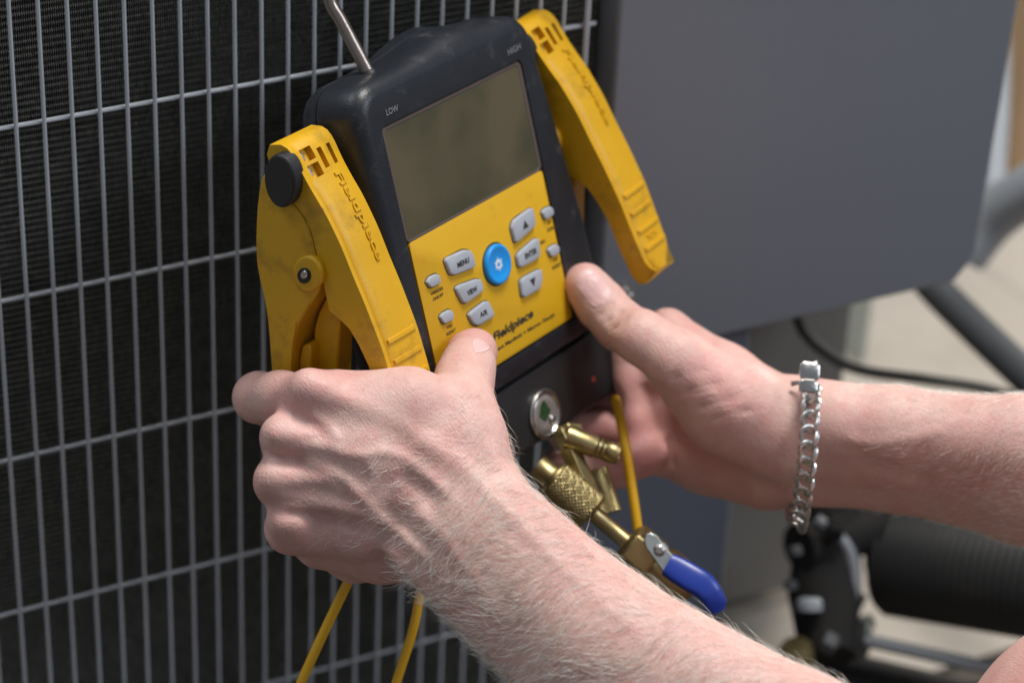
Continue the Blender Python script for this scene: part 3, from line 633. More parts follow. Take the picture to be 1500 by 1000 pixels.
# cords
MB().tube(spline([PW(590, 640, -40), PW(560, 740, -42), PW(524, 822, -44), PW(500, 872, -46), PW(470, 935, -50), PW(440, 1002, -52), PW(410, 1080, -54)]), .0023, 14).obj('cord', CORD, clamp)
MB().tube(spline([PW(628, 700, -40), PW(632, 800, -44), PW(616, 868, -46), PW(604, 925, -48), PW(580, 1000, -52), PW(555, 1080, -54)]), .0022, 14).obj('cord', CORD, clamp)
MB().tube(spline([PW(902, 584, -135), PW(914, 640, -112), PW(925, 710, -110), PW(933, 765, -110), PW(944, 850, -112), PW(960, 960, -114)]), .0024, 14).obj('cord', CORD, clamp2)

# ================================================================ THE PERSON'S ARMS
def rcones(prims, lo, hi, h):
    xs = [np.arange(lo[i], hi[i], h) for i in range(3)]; G = np.full([len(x) for x in xs], 1e3, np.float32)
    for (p, ra, q, rb, k) in prims:
        p = np.array(p); q = np.array(q); m_ = max(ra, rb)+k+4*h
        l_ = np.minimum(p, q)-m_; h_ = np.maximum(p, q)+m_
        sl = tuple(slice(max(0, int((l_[i]-lo[i])/h)), max(0, int((h_[i]-lo[i])/h)+1)) for i in range(3))
        X = xs[0][sl[0]].astype(np.float32)[:, None, None]; Y = xs[1][sl[1]].astype(np.float32)[None, :, None]; Z = xs[2][sl[2]].astype(np.float32)[None, None, :]
        if X.size == 0 or Y.size == 0 or Z.size == 0: continue
        d = (q-p).astype(np.float32); L2 = float(d.dot(d))+1e-9
        t = np.clip(((X-p[0])*d[0]+(Y-p[1])*d[1]+(Z-p[2])*d[2])/L2, 0, 1)
        D = np.sqrt((X-p[0]-t*d[0])**2+(Y-p[1]-t*d[1])**2+(Z-p[2]-t*d[2])**2)-(ra+(rb-ra)*t)
        g_ = G[sl]; hh = np.clip(.5+.5*(g_-D)/k, 0, 1)
        G[sl] = np.where(g_ > 500, D, g_*(1-hh)+D*hh-k*hh*(1-hh))
    return xs, G
def surf_nets(G, lo, h):
    ins = G < 0; nx, ny, nz_ = G.shape
    cnt = np.zeros((nx-1, ny-1, nz_-1), np.int8)
    for a in (0, 1):
        for b in (0, 1):
            for c in (0, 1): cnt += ins[a:nx-1+a, b:ny-1+b, c:nz_-1+c]
    act = (cnt > 0) & (cnt < 8); ii = np.argwhere(act); idx = np.full(act.shape, -1, np.int32); idx[act] = np.arange(len(ii))
    cor = [(a, b, c) for a in (0, 1) for b in (0, 1) for c in (0, 1)]
    val = np.stack([G[ii[:, 0]+a, ii[:, 1]+b, ii[:, 2]+c] for a, b, c in cor], 1)
    acc = np.zeros((len(ii), 3)); n = np.zeros(len(ii))
    for i, ca_ in enumerate(cor):
        for j, cb_ in enumerate(cor):
            if j > i and sum(abs(ca_[k]-cb_[k]) for k in range(3)) == 1:
                a, b = val[:, i], val[:, j]; s = (a < 0) != (b < 0); t = np.where(s, a/(a-b+1e-12), 0)[:, None]
                acc += np.where(s[:, None], np.array(ca_)*(1-t)+np.array(cb_)*t, 0); n += s
    P = np.array(lo)+(ii+acc/n[:, None])*h
    Q = []
    for ax in range(3):
        o1, o2 = [(1, 2), (2, 0), (0, 1)][ax]
        A = [slice(None)]*3; B = [slice(None)]*3; A[ax] = slice(0, -1); B[ax] = slice(1, None)
        ch = ins[tuple(A)] != ins[tuple(B)]; e = np.argwhere(ch)
        e = e[(e[:, o1] > 0) & (e[:, o2] > 0)]; lim = act.shape
        e = e[(e[:, o1] < lim[o1]) & (e[:, o2] < lim[o2])]
        def cell(d1, d2):
            c = e.copy(); c[:, o1] -= d1; c[:, o2] -= d2; return idx[c[:, 0], c[:, 1], c[:, 2]]
        q = np.stack([cell(1, 1), cell(0, 1), cell(0, 0), cell(1, 0)], 1)
        flip = ~ins[e[:, 0], e[:, 1], e[:, 2]]; q[flip] = q[flip][:, ::-1]
        Q.append(q)
    Q = np.concatenate(Q); Q = Q[(Q >= 0).all(1)]
    return P, Q
def mm(px, py, dz): return PC(px, py, dz)*1000
def rmm(rp, dz): return rp/FPX*(D0*1000-dz)
DZ = 14.0                                       # how far the near hand stands in front of D0
def prim(a, b, k=5.0): return (mm(a[0], a[1], a[2]+DZ), rmm(a[3], a[2]+DZ), mm(b[0], b[1], b[2]+DZ), rmm(b[3], b[2]+DZ), k)
def chain(pts, k=5.0): return [prim(pts[i], pts[i+1], k) for i in range(len(pts)-1)]
def sample(G, lo, h, P):
    q = (P-np.array(lo))/h; i = np.clip(np.floor(q).astype(int), 0, np.array(G.shape)-2); f = q-i; out = 0
    for a in (0, 1):
        for b in (0, 1):
            for c in (0, 1):
                w_ = (f[:, 0] if a else 1-f[:, 0])*(f[:, 1] if b else 1-f[:, 1])*(f[:, 2] if c else 1-f[:, 2]); out = out+w_*G[i[:, 0]+a, i[:, 1]+b, i[:, 2]+c]
    return out
def hit(G, lo, h, px, py):                       # first surface point along the view ray, mm
    z = np.arange(lo[2], lo[2]+h*(G.shape[2]-1), .5); P = np.stack([(px-750)/FPX*z, (py-500)/FPX*z, z], 1); s = sample(G, lo, h, P); k = np.argmax(s < 0)
    return P[k] if s[k] < 0 else None
def grad(G, lo, h, P, e=1.2):
    g_ = np.stack([sample(G, lo, h, P+np.eye(3)[k]*e)-sample(G, lo, h, P-np.eye(3)[k]*e) for k in range(3)], 1); return g_/(np.linalg.norm(g_, axis=1, keepdims=True)+1e-9)
def curve_add(G, xs, lo, h, pxs, amp, wd, taper=True):
    pts = [hit(G, lo, h, x, y) for x, y in pxs]; pts = [p for p in pts if p is not None]
    if len(pts) < 2: return
    P = np.array(spline(pts, 5)); l_ = P.min(0)-3*wd; h_ = P.max(0)+3*wd
    sl = tuple(slice(max(0, int((l_[i]-lo[i])/h)), max(0, int((h_[i]-lo[i])/h)+1)) for i in range(3))
    X = np.stack(np.meshgrid(*[xs[i][sl[i]] for i in range(3)], indexing='ij'), -1).astype(np.float32); D = np.full(X.shape[:3], 1e6, np.float32); A = np.zeros_like(D)
    for i in range(len(P)-1):
        a = P[i].astype(np.float32); d = (P[i+1]-P[i]).astype(np.float32); t = np.clip(((X-a) @ d)/(d @ d+1e-9), 0, 1); q = ((X-a-t[..., None]*d)**2).sum(-1)
        tt_ = (i+t)/(len(P)-1); aa = np.clip(np.minimum(tt_, 1-tt_)*7, 0, 1) if taper else 1.0
        m_ = q < D; D = np.where(m_, q, D); A = np.where(m_, aa, A)
    G[sl] -= amp*A*np.exp(-D/(wd*wd))

# ---- near hand (left), photo pixels with depth
LP = []
LP += chain([(697, 737, 4, 71), (892, 915, 28, 80), (1170, 1084, 60, 98), (1560, 1300, 100, 118)], 8)
LP += chain([(646, 797, 2, 70), (840, 977, 24, 80), (1108, 1158, 56, 98), (1480, 1400, 96, 118)], 8)
LP += chain([(674, 764, 8, 64), (870, 941, 32, 84), (1144, 1115, 62, 104), (1520, 1350, 100, 124)], 8)
LP += chain([(672, 662, 3, 46), (560, 618, 4, 40), (452, 584, 2, 38)], 9)          # index metacarpal
LP += chain([(662, 700, 4, 48), (540, 668, 8, 40), (415, 640, 4, 33)], 9)
LP += chain([(650, 738, 2, 48), (530, 722, 4, 40), (408, 706, 1, 35)], 9)
LP += chain([(632, 775, -4, 50), (530, 772, -6, 42), (428, 772, -8, 40)], 9)
LP += chain([(626, 800, -16, 46), (560, 802, -22, 48), (470, 790, -24, 42)], 8)     # hypothenar
LP += chain([(470, 795, -30, 32), (520, 810, -40, 40), (560, 805, -42, 40)], 6)
LP += chain([(660, 610, -6, 48), (600, 588, 0, 44), (500, 585, -2, 42)], 10)       # first web
LP += [prim((452, 566, 10, 26), (470, 572, 10, 24), 7), prim((408, 634, 10, 22), (420, 637, 10, 22), 6), prim((398, 700, 8, 24), (412, 703, 8, 22), 6), prim((416, 762, 3, 24), (430, 764, 3, 24), 6)]
LP += chain([(712, 705, 0, 46), (690, 640, -4, 46), (677, 596, -9, 45)], 9)
tz = face_dz(692, 515)
LP += chain([(677, 596, -9, 45), (680, 556, -24, 41.5), (686, 535, -32, 38)], 5)
LP += chain([(686, 535, -32, 38), (691, 519, tz+16-DZ, 35), (697, 512, tz+13-DZ, 30)], 4)
LP += chain([(450, 584, -2, 38), (412, 582, -22, 36), (379, 582, -38, 37)], 6)       # index finger curls round
LP += chain([(379, 582, -38, 37), (390, 590, -58, 32), (440, 600, -68, 28)], 3)
LP += chain([(412, 642, 0, 31), (414, 650, -26, 30), (440, 662, -52, 28), (500, 668, -56, 25)], 3)
LP += chain([(406, 708, -2, 33), (406, 712, -28, 30), (436, 718, -52, 27), (500, 716, -56, 25)], 3)
LP += chain([(426, 774, -10, 36), (436, 780, -34, 30), (476, 784, -50, 26), (520, 770, -54, 24)], 3)
loL = np.array([-142., -20., 1060.]); hiL = np.array([235., 245., 1275.]); hL = 1.15
xsL, GL = rcones(LP, loL, hiL, hL)
ridges = [([(424, 655), (458, 652), (486, 655), (506, 663), (533, 666), (560, 662), (588, 669), (622, 692), (652, 719), (676, 746)], .95, 2.1),
          ([(440, 674), (482, 688), (508, 704), (530, 728), (550, 750), (576, 772), (600, 794), (640, 830)], 1.25, 2.2),
          ([(452, 600), (482, 626), (498, 650)], .8, 2.2), ([(533, 666), (548, 700), (532, 728)], .5, 1.8),
          ([(404, 741), (450, 741), (489, 744), (530, 752), (570, 772)], 1.0, 2.2), ([(386, 697), (440, 698), (500, 703)], .9, 3.2),
          ([(392, 636), (430, 638), (470, 640)], .7, 3.0), ([(440, 560), (520, 590), (600, 630), (660, 665)], .8, 4.0),
          ([(554, 795), (588, 822), (610, 846), (650, 890)], 1.6, 3.6), ([(600, 640), (660, 672), (720, 720), (800, 800)], 1.0, 4.0),
          ([(712, 640), (740, 690), (800, 752), (880, 820)], .8, 4.0), ([(600, 742), (640, 775), (700, 850), (760, 930)], .9, 3.0),
          ([(690, 700), (760, 770), (860, 860), (960, 950)], .5, 3.0)]
for p, a_, w_ in ridges: curve_add(GL, xsL, loL, hL, p, a_*1.45, w_)
valleys = [([(408, 718), (440, 720), (480, 722), (520, 735)], -.7, 2.6), ([(400, 752), (440, 753), (490, 760), (530, 775)], -.9, 2.4), ([(400, 668), (420, 670), (450, 672)], -.9, 2.6),
           ([(452, 625), (440, 612), (425, 612)], -.6, 3), ([(582, 690), (620, 720), (645, 745)], -1.2, 3.2), ([(556, 738), (600, 770), (640, 812)], -1.1, 3.0),
           ([(548, 806), (580, 832), (600, 852)], -1.4, 3.0), ([(655, 560), (672, 556), (700, 560), (716, 570)], -.5, 1.6), ([(652, 528), (672, 520), (700, 528), (716, 545)], -.45, 1.3), ([(650, 537), (675, 530), (704, 540), (716, 556)], -.35, 1.2)]
for p, a_, w_ in valleys: curve_add(GL, xsL, loL, hL, p, a_*1.35, w_)

# ---- far hand (right)
tr = face_dz(862, 425); DZ = 0.0
RP = []
RP += chain([(1168, 612, -104, 62), (1310, 627, -97, 58), (1500, 650, -84, 68), (1760, 690, -66, 82)], 8)
RP += chain([(1166, 678, -132, 64), (1310, 688, -126, 58), (1500, 725, -112, 68), (1760, 780, -94, 84)], 8)
RP += chain([(1167, 645, -116, 62), (1310, 656, -110, 60), (1500, 686, -96, 74), (1760, 735, -78, 90)], 8)
RP += chain([(1150, 628, -108, 64), (1076, 588, -100, 60), (990, 526, -97, 45)], 8)    # thumb metacarpal
RP += chain([(990, 526, -97, 45), (940, 494, -99, 38), (908, 476, tr+16, 37)], 5)
RP += chain([(908, 476, tr+16, 36), (880, 446, tr+12, 36), (860, 420, tr+12, 31), (856, 414, tr+12, 28)], 4)
RP += chain([(1130, 640, -108, 58), (1060, 610, -108, 52), (1010, 568, -106, 42)], 8)  # thenar
RP += chain([(1138, 606, -120, 56), (1062, 550, -134, 43), (978, 486, -146, 33)], 8)
RP += chain([(1140, 640, -128, 56), (1050, 590, -152, 42), (968, 548, -164, 36)], 8)
RP += chain([(1135, 668, -136, 56), (1045, 640, -158, 42), (955, 610, -166, 34)], 7)
RP += chain([(1130, 685, -142, 56), (1040, 674, -162, 44), (952, 660, -160, 33)], 7)
RP += chain([(1120, 690, -140, 54), (1030, 675, -156, 44)], 7)
RP += chain([(978, 486, -146, 32), (930, 500, -176, 32), (860, 520, -182, 28)], 4)
RP += chain([(960, 548, -156, 34), (926, 580, -172, 30), (860, 606, -172, 27), (800, 620, -160, 24)], 3)
RP += chain([(955, 606, -156, 30), (930, 640, -158, 26), (880, 625, -160, 25), (830, 640, -154, 24)], 3)
RP += chain([(950, 660, -148, 32), (905, 684, -140, 30), (860, 690, -134, 28), (812, 684, -130, 25)], 3)
RP += chain([(900, 490, -156, 22), (920, 556, -152, 19), (934, 620, -148, 18), (946, 672, -146, 19)], 6)
RP += chain([(985, 540, -150, 36), (966, 600, -160, 36), (962, 650, -162, 32)], 8)      # fold at the finger bases
loR = np.array([0., -45., 1230.]); hiR = np.array([345., 115., 1425.]); hR = 1.3
xsR, GR = rcones(RP, loR, hiR, hR)
for p, a_, w_ in [([(966, 590), (1010, 572), (1060, 560)], -.7, 1.8), ([(985, 612), (1030, 595), (1090, 580)], -.6, 1.8), ([(1000, 632), (1050, 612), (1110, 598)], -.5, 1.8), ([(960, 570), (990, 552), (1040, 540)], -.6, 1.8),
                  ([(884, 470), (898, 468), (915, 452)], -.8, 1.6), ([(890, 480), (906, 478), (924, 460)], -.7, 1.6), ([(876, 462), (888, 456), (900, 442)], -.5, 1.4),
                  ([(1230, 640), (1280, 650), (1340, 640), (1400, 625)], .6, 3), ([(1250, 670), (1310, 690), (1380, 705)], -.7, 5), ([(975, 640), (990, 690)], -.9, 2), ([(940, 560), (975, 660)], -.8, 2.4)]:
    curve_add(GR, xsR, loR, hR, p, a_*1.9, w_)
# ---- upper arm of the near arm, bottom right corner
UP = chain([(1480, 1380, 90, 110), (1720, 1420, 60, 130), (1640, 1135, 30, 226)], 20)+chain([(1640, 1135, 30, 226), (1900, 900, 0, 210)], 20)
loU = np.array([120., 60., 980.]); hiU = np.array([440., 330., 1290.]); hU = 3.0
xsU, GU = rcones(UP, loU, hiU, hU)
PL, QL = surf_nets(GL, loL, hL); PR, QR = surf_nets(GR, loR, hR); PU, QU = surf_nets(GU, loU, hU)
def relax(P, Q, it=3, lam=.5):
    E = np.concatenate([Q[:, [0, 1]], Q[:, [1, 2]], Q[:, [2, 3]], Q[:, [3, 0]]]); n = len(P)
    for _ in range(it):
        A = np.zeros((n, 3)); c = np.bincount(E[:, 0], minlength=n)+np.bincount(E[:, 1], minlength=n)
        for k in range(3): A[:, k] = np.bincount(E[:, 0], P[E[:, 1], k], n)+np.bincount(E[:, 1], P[E[:, 0], k], n)
        P = P+lam*(A/np.maximum(c, 1)[:, None]-P)
    return P
PL = relax(PL, QL, 2); PR = relax(PR, QR, 2); PU = relax(PU, QU, 2)
# fine creases across knuckles pushed into the vertices
def subdiv(P, Q):
    E = np.sort(np.concatenate([Q[:, [0, 1]], Q[:, [1, 2]], Q[:, [2, 3]], Q[:, [3, 0]]]), 1); U, inv_ = np.unique(E, axis=0, return_inverse=True); inv_ = inv_.reshape(-1)
    n = len(P); ne = len(U); m_ = len(Q); P2 = np.concatenate([P, P[U].mean(1), P[Q].mean(1)]); e = inv_.reshape(4, m_)+n; f = np.arange(m_)+n+ne
    Q2 = np.concatenate([np.stack([Q[:, 0], e[0], f, e[3]], 1), np.stack([e[0], Q[:, 1], e[1], f], 1), np.stack([f, e[1], Q[:, 2], e[2]], 1), np.stack([e[3], f, e[2], Q[:, 3]], 1)])
    return P2, Q2
def creases(P, Q, G, lo, h, lines):
    P, Q = subdiv(P, Q); P = relax(P, Q, 2); N = grad(G, lo, h, P); D = np.zeros(len(P))
    for pxs, amp, wd in lines:
        pts = [hit(G, lo, h, x, y) for x, y in pxs]; pts = [p for p in pts if p is not None]
        if len(pts) < 2: continue
        C_ = np.array(spline(pts, 4)); l_ = C_.min(0)-3*wd-2; h_ = C_.max(0)+3*wd+2
        ix = np.where(((P > l_) & (P < h_)).all(1))[0]
        if not len(ix): continue
        best = np.full(len(ix), 1e9); fade = np.zeros(len(ix))
        for i in range(len(C_)-1):
            d = C_[i+1]-C_[i]; t = np.clip(((P[ix]-C_[i]) @ d)/(d @ d+1e-9), 0, 1); q = ((P[ix]-C_[i]-t[:, None]*d)**2).sum(1); m_ = q < best
            best = np.where(m_, q, best); tt_ = (i+t)/(len(C_)-1); fade = np.where(m_, np.clip(np.minimum(tt_, 1-tt_)*4, 0, 1), fade)
        D[ix] += amp*fade*(np.exp(-best/(wd*wd))-.45*np.exp(-best/(wd*wd*5)))
    return P-N*D[:, None], Q
def proj(P): return P[:, 0]/P[:, 2]*FPX+750, P[:, 1]/P[:, 2]*FPX+500
CL = []
for k in range(6):                               # joint wrinkles of the thumb and knuckles
    CL.append(([(650-k, 521+k*6), (668, 514+k*6.5), (690, 517+k*7), (712+k, 530+k*7)], .38-.03*k, .55))
for cx, cy in ((447, 572), (392, 636), (386, 700), (402, 772)):
    for k in range(7):
        o_ = (k-3)*5.5+rng.normal(0, .8); CL.append(([(cx-4+o_, cy-16+rng.normal(0, 2)), (cx-9+o_, cy+rng.normal(0, 2)), (cx-4+o_, cy+15+rng.normal(0, 2))], rng.uniform(.14, .30), .5))
for k in range(5): CL.append(([(352+k*8, 556), (345+k*8, 580), (352+k*8, 606)], .14, .5))
for k in range(420):                             # the crossed fine folds over the back of the hand
    x, y = rng.uniform(395, 760), rng.uniform(545, 850); a_ = rng.choice([1.25, -.55, .35])+rng.normal(0, .22); l_ = rng.uniform(7, 20)
    CL.append(([(x-l_*math.cos(a_), y-l_*math.sin(a_)), (x+rng.normal(0, 2), y+rng.normal(0, 2)), (x+l_*math.cos(a_), y+l_*math.sin(a_))], rng.uniform(.05, .13), rng.uniform(.4, .6)))
PL, QL = creases(PL, QL, GL, loL, hL, CL)
CR = []
for k in range(6): CR.append(([(872+k*9, 484+k*3), (889+k*8, 474+k*2), (905+k*7, 458+k*3)], .36-.03*k, .6))
for k in range(9): CR.append(([(955+k*9, 566+k*9), (995+k*9, 552+k*8), (1050+k*7, 540+k*9)], .30-.015*k, .65))
CR.append(([(866, 452), (880, 452), (894, 446), (900, 432)], .45, .55))
for k in range(260):
    x, y = rng.uniform(860, 1160), rng.uniform(430, 730); a_ = rng.choice([-.35, .8])+rng.normal(0, .25); l_ = rng.uniform(7, 20)
    CR.append(([(x-l_*math.cos(a_), y-l_*math.sin(a_)), (x, y+rng.normal(0, 2)), (x+l_*math.cos(a_), y+l_*math.sin(a_))], rng.uniform(.05, .13), .55))
PR, QR = creases(PR, QR, GR, loR, hR, CR)
NL = grad(GL, loL, hL, PL)
allP = np.concatenate([PL, PR, PU]); allQ = np.concatenate([QL, QR+len(PL), QU+len(PL)+len(PR)])
red = np.zeros(len(allP))
for x, y, dz, r_, a_ in ((455, 568, 12, 14, .9), (398, 640, 10, 12, .8), (392, 702, 8, 12, .8), (410, 775, 0, 13, .7), (690, 505, tz+14, 12, .8), (600, 700, 14, 22, .35), (350, 585, -40, 12, .6), (862, 420, tr, 12, .7), (1040, 560, -60, 26, .5), (940, 660, -130, 26, .9), (820, 684, -110, 14, 1), (880, 620, -140, 20, .8), (610, 860, 0, 16, .6), (1000, 470, -110, 18, .5)):
    c_ = mm(x, y, dz); red += a_*np.exp(-((allP-c_)**2).sum(1)/(r_*r_))
red = np.clip(red, 0, 1)
person = empty('person', at(PW(700, 760, 0)), 'person with bare fair-skinned forearms and blond arm hair, both hands holding the gauge', 'person')
W_ = c2w(allP/1000)-np.array(WM[person].translation)
me = bpy.data.meshes.new('body'); me.from_pydata(W_.tolist(), [], allQ.tolist()); me.update(); me.materials.append(SKIN)
me.polygons.foreach_set('use_smooth', [True]*len(me.polygons))
at_ = me.attributes.new('redness', 'FLOAT', 'POINT'); at_.data.foreach_set('value', red.astype(np.float32))
body = bpy.data.objects.new('body', me); C.objects.link(body); body.parent = person
bm = bmesh.new(); bm.from_mesh(me); bmesh.ops.recalc_face_normals(bm, faces=bm.faces); bm.to_mesh(me); bm.free()

# nails: patches lifted off the fingertip surface
def nail(G, lo, h, c0, ax, hw, ln, name='fingernail', lift=.35, curve=.9):
    ax = np.array(ax, float); ax /= np.linalg.norm(ax); pr_ = np.array([-ax[1], ax[0]]); nu, nv = 13, 13; top = []; ok = True
    for j in range(nv):
        tj = j/(nv-1); wv = hw*(1-.25*max(0, (tj-.72)/.28)**2)*(1-.22*max(0, (.2-tj)/.2)**2)
        for i in range(nu):
            si = -1+2*i/(nu-1); l_ = tj*ln+(1-si*si)*(.10*ln if tj > .5 else -.10*ln*(1-tj*2))
            p = hit(G, lo, h, c0[0]+ax[0]*l_+pr_[0]*si*wv, c0[1]+ax[1]*l_+pr_[1]*si*wv)
            top.append(p)
    ref = [p for p in top if p is not None]
    zmax = np.median([p[2] for p in ref])+9
    top = [p if p is not None and p[2] < zmax else None for p in top]
    for i, p in enumerate(top):
        if p is None:
            k = min((q for q in range(len(top)) if top[q] is not None), key=lambda q: abs(q-i)); top[i] = top[k]+np.array([0, 0, .3])
    T = np.array(top); Nn = grad(G, lo, h, T); ctr = T.mean(0); nm = Nn.mean(0); nm /= np.linalg.norm(nm)
    T = T+Nn*lift; B = T-Nn*1.0; F = []
    for j in range(nv-1):
        for i in range(nu-1): F.append((j*nu+i, j*nu+i+1, (j+1)*nu+i+1, (j+1)*nu+i))
    per = [i for i in range(nu)]+[j*nu+nu-1 for j in range(1, nv)]+[(nv-1)*nu+i for i in range(nu-2, -1, -1)]+[j*nu for j in range(nv-2, 0, -1)]
    V = np.concatenate([T, B]); n = nu*nv
    for a, b in zip(per, per[1:]+per[:1]): F.append((a, b, b+n, a+n))
    MB().add(c2w(V/1000), F).obj(name, NAIL, person, ang=60, sub=1)
nail(GR, loR, hR, (884, 441), (-.62, -.78), 19.5, 50)
nail(GL, loL, hL, (708, 514), (-.30, -.95), 13, 20)

# arm hair: thin three-sided strands
def hairs(P, Q, N, n, dens, dirf, length, rad, m, name, label=None, seg=6):
    T = np.concatenate([Q[:, [0, 1, 2]], Q[:, [0, 2, 3]]]); a, b, c = P[T[:, 0]], P[T[:, 1]], P[T[:, 2]]
    ar = np.linalg.norm(np.cross(b-a, c-a), axis=1); ctr = (a+b+c)/3; nrm = N[T[:, 0]]
    w_ = ar*dens(ctr, nrm); w_ /= w_.sum(); pick = rng.choice(len(T), n, p=w_); r1 = np.sqrt(rng.random(n))[:, None]; r2 = rng.random(n)[:, None]
    p = a[pick]*(1-r1)+b[pick]*r1*(1-r2)+c[pick]*r1*r2; nm = nrm[pick]
    d = dirf(p, nm); d -= nm*(d*nm).sum(1, keepdims=True); d /= np.linalg.norm(d, axis=1, keepdims=True)+1e-9
    ang = (rng.normal(0, .24, n)+.30*np.sin(p[:, 0]*.11+p[:, 1]*.05)+.2*np.sin(p[:, 1]*.19-p[:, 0]*.07+1))[:, None]; sdv = np.cross(nm, d); d = d*np.cos(ang)+sdv*np.sin(ang)
    sdv = np.cross(nm, d); ln = length(p)*rng.uniform(.45, 1.15, n); lift = rng.uniform(.05, .60, n)[:, None]; curl = rng.normal(.0, .7, n)[:, None]; fall = rng.uniform(.3, 1.1, n)[:, None]
    pts = [p-nm*.3]; cur = p.copy(); hd = d+nm*lift; hd /= np.linalg.norm(hd, axis=1, keepdims=True); st = (ln/seg)[:, None]
    for k in range(seg):
        cur = cur+hd*st; pts.append(cur.copy()); hd = hd+sdv*curl/seg-nm*fall/seg*1.1; hd /= np.linalg.norm(hd, axis=1, keepdims=True)
    V = []; K = len(pts)
    for k, q in enumerate(pts):
        rr_ = rad*(1-.75*k/(K-1)); 
        for t in range(3):
            an = 2*math.pi*t/3; V.append(q+rr_*(nm*math.cos(an)+sdv*math.sin(an)))
    V = np.stack(V, 1); n3 = K*3; V = V.reshape(-1, 3); base = []
    for k in range(K-1):
        for t in range(3): base.append((k*3+t, k*3+(t+1) % 3, (k+1)*3+(t+1) % 3, (k+1)*3+t))
    base = np.array(base); F = (base[None]+(np.arange(n)*n3)[:, None, None]).reshape(-1, 4)
    W = c2w(V/1000)-np.array(WM[person].translation)
    me = bpy.data.meshes.new(name); me.vertices.add(len(W)); me.vertices.foreach_set('co', W.astype(np.float32).ravel())
    me.loops.add(F.size); me.loops.foreach_set('vertex_index', F.astype(np.int32).ravel()); me.polygons.add(len(F)); me.polygons.foreach_set('loop_start', np.arange(0, F.size, 4, dtype=np.int32)); me.update(calc_edges=True); me.validate()
    me.polygons.foreach_set('use_smooth', [True]*len(me.polygons)); me.materials.append(m)
    o = bpy.data.objects.new(name, me); C.objects.link(o); o.parent = person; o['kind'] = 'stuff'
    if label: o['label'] = label
def sm(x, a, b): t = np.clip((x-a)/(b-a), 0, 1); return t*t*(3-2*t)
def densL(c, n):
    x, y = proj(c); s = .77*x+.64*y                     # distance along the arm
    hand = sm(x+.35*(y-600), 470, 640)*sm(y, 575, 640)*.38; fore = sm(s, 880, 1060)*1.0
    back_ = np.clip(-n[:, 2]*1.3+.55, 0, 1)*(n[:, 2] < .35)
    heel = (y > 640+.0*x) & (x < 585) & (y > 800); perp = .64*x-.77*y
    return (hand+fore)*back_*(1-.55*sm(-n[:, 1]+n[:, 0]*.6, .55, .95))*(~heel)*(x < 1330)+1e-9*(x < 1)
def dirL(p, n):
    x, y = proj(p); s = sm(.77*x+.64*y, 850, 1150)
    dx = -.86+.0*s; dy = .50-.18*s; out = np.zeros_like(p); out[:, 0] = dx; out[:, 1] = dy; out[:, 2] = .1
    edge = sm(n[:, 0], .45, .8); out[:, 0] += edge*1.4; out[:, 1] += edge*.1   # over the thumb side the hair turns outward
    return out
def lenL(p):
    x, y = proj(p); return 7.0+9.0*sm(.77*x+.64*y, 820, 1060)
hairs(PL, QL, NL, 8600, densL, dirL, lenL, .074, HAIR, 'arm_hair', 'fine pale blond hair')
NR = grad(GR, loR, hR, PR)
def densR(c, n):
    x, y = proj(c); return sm(x, 1215, 1400)*(.3+sm(-n[:, 1], .3, .9)+.8*sm(x, 1350, 1500)*sm(y, 600, 660))*(n[:, 2] < .4)*(x < 1540)
hairs(PR, QR, NR, 2600, densR, lambda p, n: np.tile(np.array([-.7, .45, 0.]), (len(p), 1)), lambda p: np.full(len(p), 8.0), .06, HAIR, 'arm_hair', 'fine pale blond hair')

# ================================================================ BRACELET
br = empty('chain_bracelet', at(PW(1178, 648, -100)), 'silver curb chain bracelet worn round the wrist of the right-hand forearm', 'bracelet')
def curb_link(rmaj=4.0, rmin=1.35, stretch=1.25):
    mb = MB(); lps = []
    n1, n2 = 26, 10
    for i in range(n1):
        t = 2*math.pi*i/n1; cx = rmaj*stretch*math.cos(t); cy = rmaj*math.sin(t); tz_ = .8*math.sin(2*t)
        ox, oy = math.cos(t), math.sin(t)
        lps.append([((cx+ox*rmin*math.cos(a))/1000, (cy+oy*rmin*math.cos(a))/1000, (tz_+rmin*.8*math.sin(a))/1000) for a in [2*math.pi*k/n2 for k in range(n2)]])
    lps.append(lps[0]); mb.loft(lps, False, False); return mb
lk = None; ctr = mm(1176, 650, -108)
def brp(t):                                      # t = 0 at the top of the wrist, rising towards the viewer and down
    x = ctr[0]+3.2*math.cos(t)-.6*math.sin(t); y = ctr[1]-36.2*math.cos(t)+(3.0 if math.cos(t) < 0 else 0)*abs(math.cos(t)); z = ctr[2]-32.0*math.sin(t)
    return np.array([x, y, z])/1000
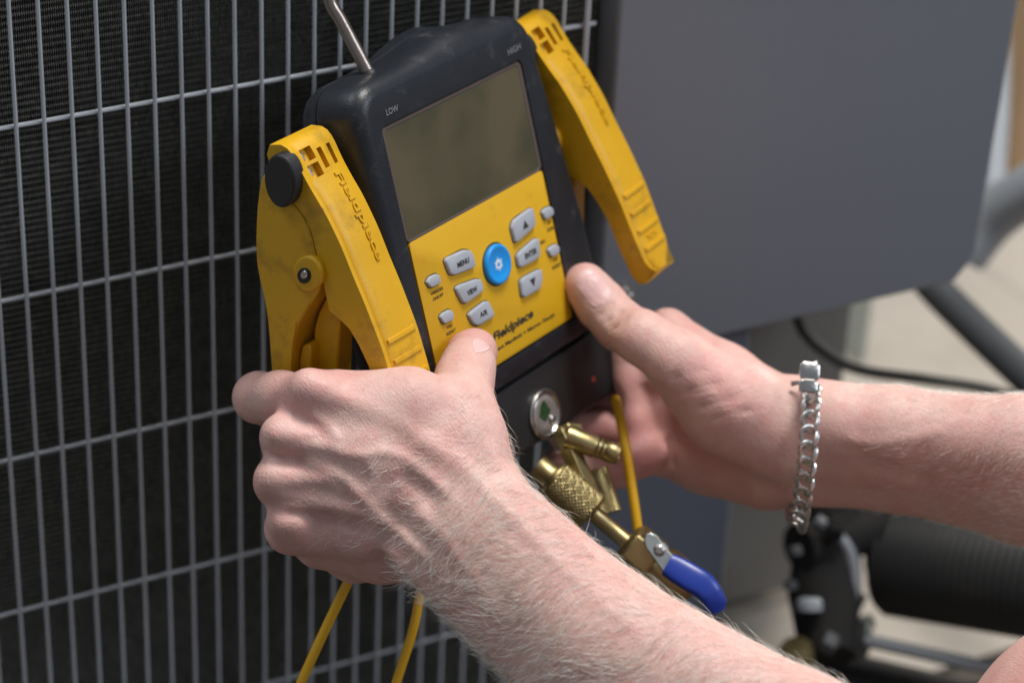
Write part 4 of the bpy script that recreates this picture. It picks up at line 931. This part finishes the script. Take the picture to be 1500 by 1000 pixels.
NLK = 29; ts = [2*math.pi*k/NLK for k in range(NLK)]
# equal arc spacing
tt_ = np.linspace(0, 2*math.pi, 721); pp = np.array([brp(t) for t in tt_]); sl_ = np.concatenate([[0], np.cumsum(np.linalg.norm(np.diff(pp, axis=0), axis=1))])
for k in range(NLK):
    s = sl_[-1]*(k+.5)/NLK; t = np.interp(s, sl_, tt_)
    if k in (0, 1, 2): continue
    p = c2w(brp(t)); q = c2w(brp(t+.02))-c2w(brp(t-.02)); q /= np.linalg.norm(q); outw = p-c2w(ctr/1000); outw -= q*outw.dot(q); outw /= np.linalg.norm(outw); sd = np.cross(outw, q)
    al = math.radians(38); y_ = sd*math.cos(al)+outw*math.sin(al); z_ = np.cross(q, y_)
    if lk is None:
        o = curb_link().obj('link', SILV); lk = o.data
    else:
        o = bpy.data.objects.new('link', lk); C.objects.link(o)
    o.parent = br; mw = Matrix.Identity(4); ql = q*math.cos(.30)+y_*math.sin(.30); yl = np.cross(z_, ql)
    for j, ax in enumerate((ql, yl, z_)):
        for i in range(3): mw[i][j] = ax[i]*(1.03)
    loc = p-np.array(WM[br].translation)
    for i in range(3): mw[i][3] = loc[i]
    o.matrix_local = mw
def clasp(px, py, w_, h_, dz, name):
    c = PC(px, py, dz); ex = M3 @ np.array([1, .12, 0]); ey = M3 @ np.array([-.05, .8, -.15]); ex /= np.linalg.norm(ex); ey /= np.linalg.norm(ey); ez = np.cross(ex, ey)
    cw = c2w(c); V = []; mb = MB(); lp = rr(-w_/2, w_/2, -h_/2, h_/2, min(w_, h_)*.25, 4)
    mb.loft([[cw+(ex*a+ey*b+ez*z)/1000 for a, b in [(a*k_, b*k_) for a, b in lp]] for z, k_ in ((-1.6, .85), (-1.2, 1), (1.2, 1), (1.6, .85))]).obj(name, STEEL, br)
clasp(1186, 544, 9.5, 8.5, -80, 'clasp'); clasp(1184, 566, 9, 6.0, -77, 'clasp_plate')
MB().tube([PW(1170, 560, -84), PW(1160, 562, -86)], [.0010, .0013], 10).obj('clasp_stud', SILV, br)
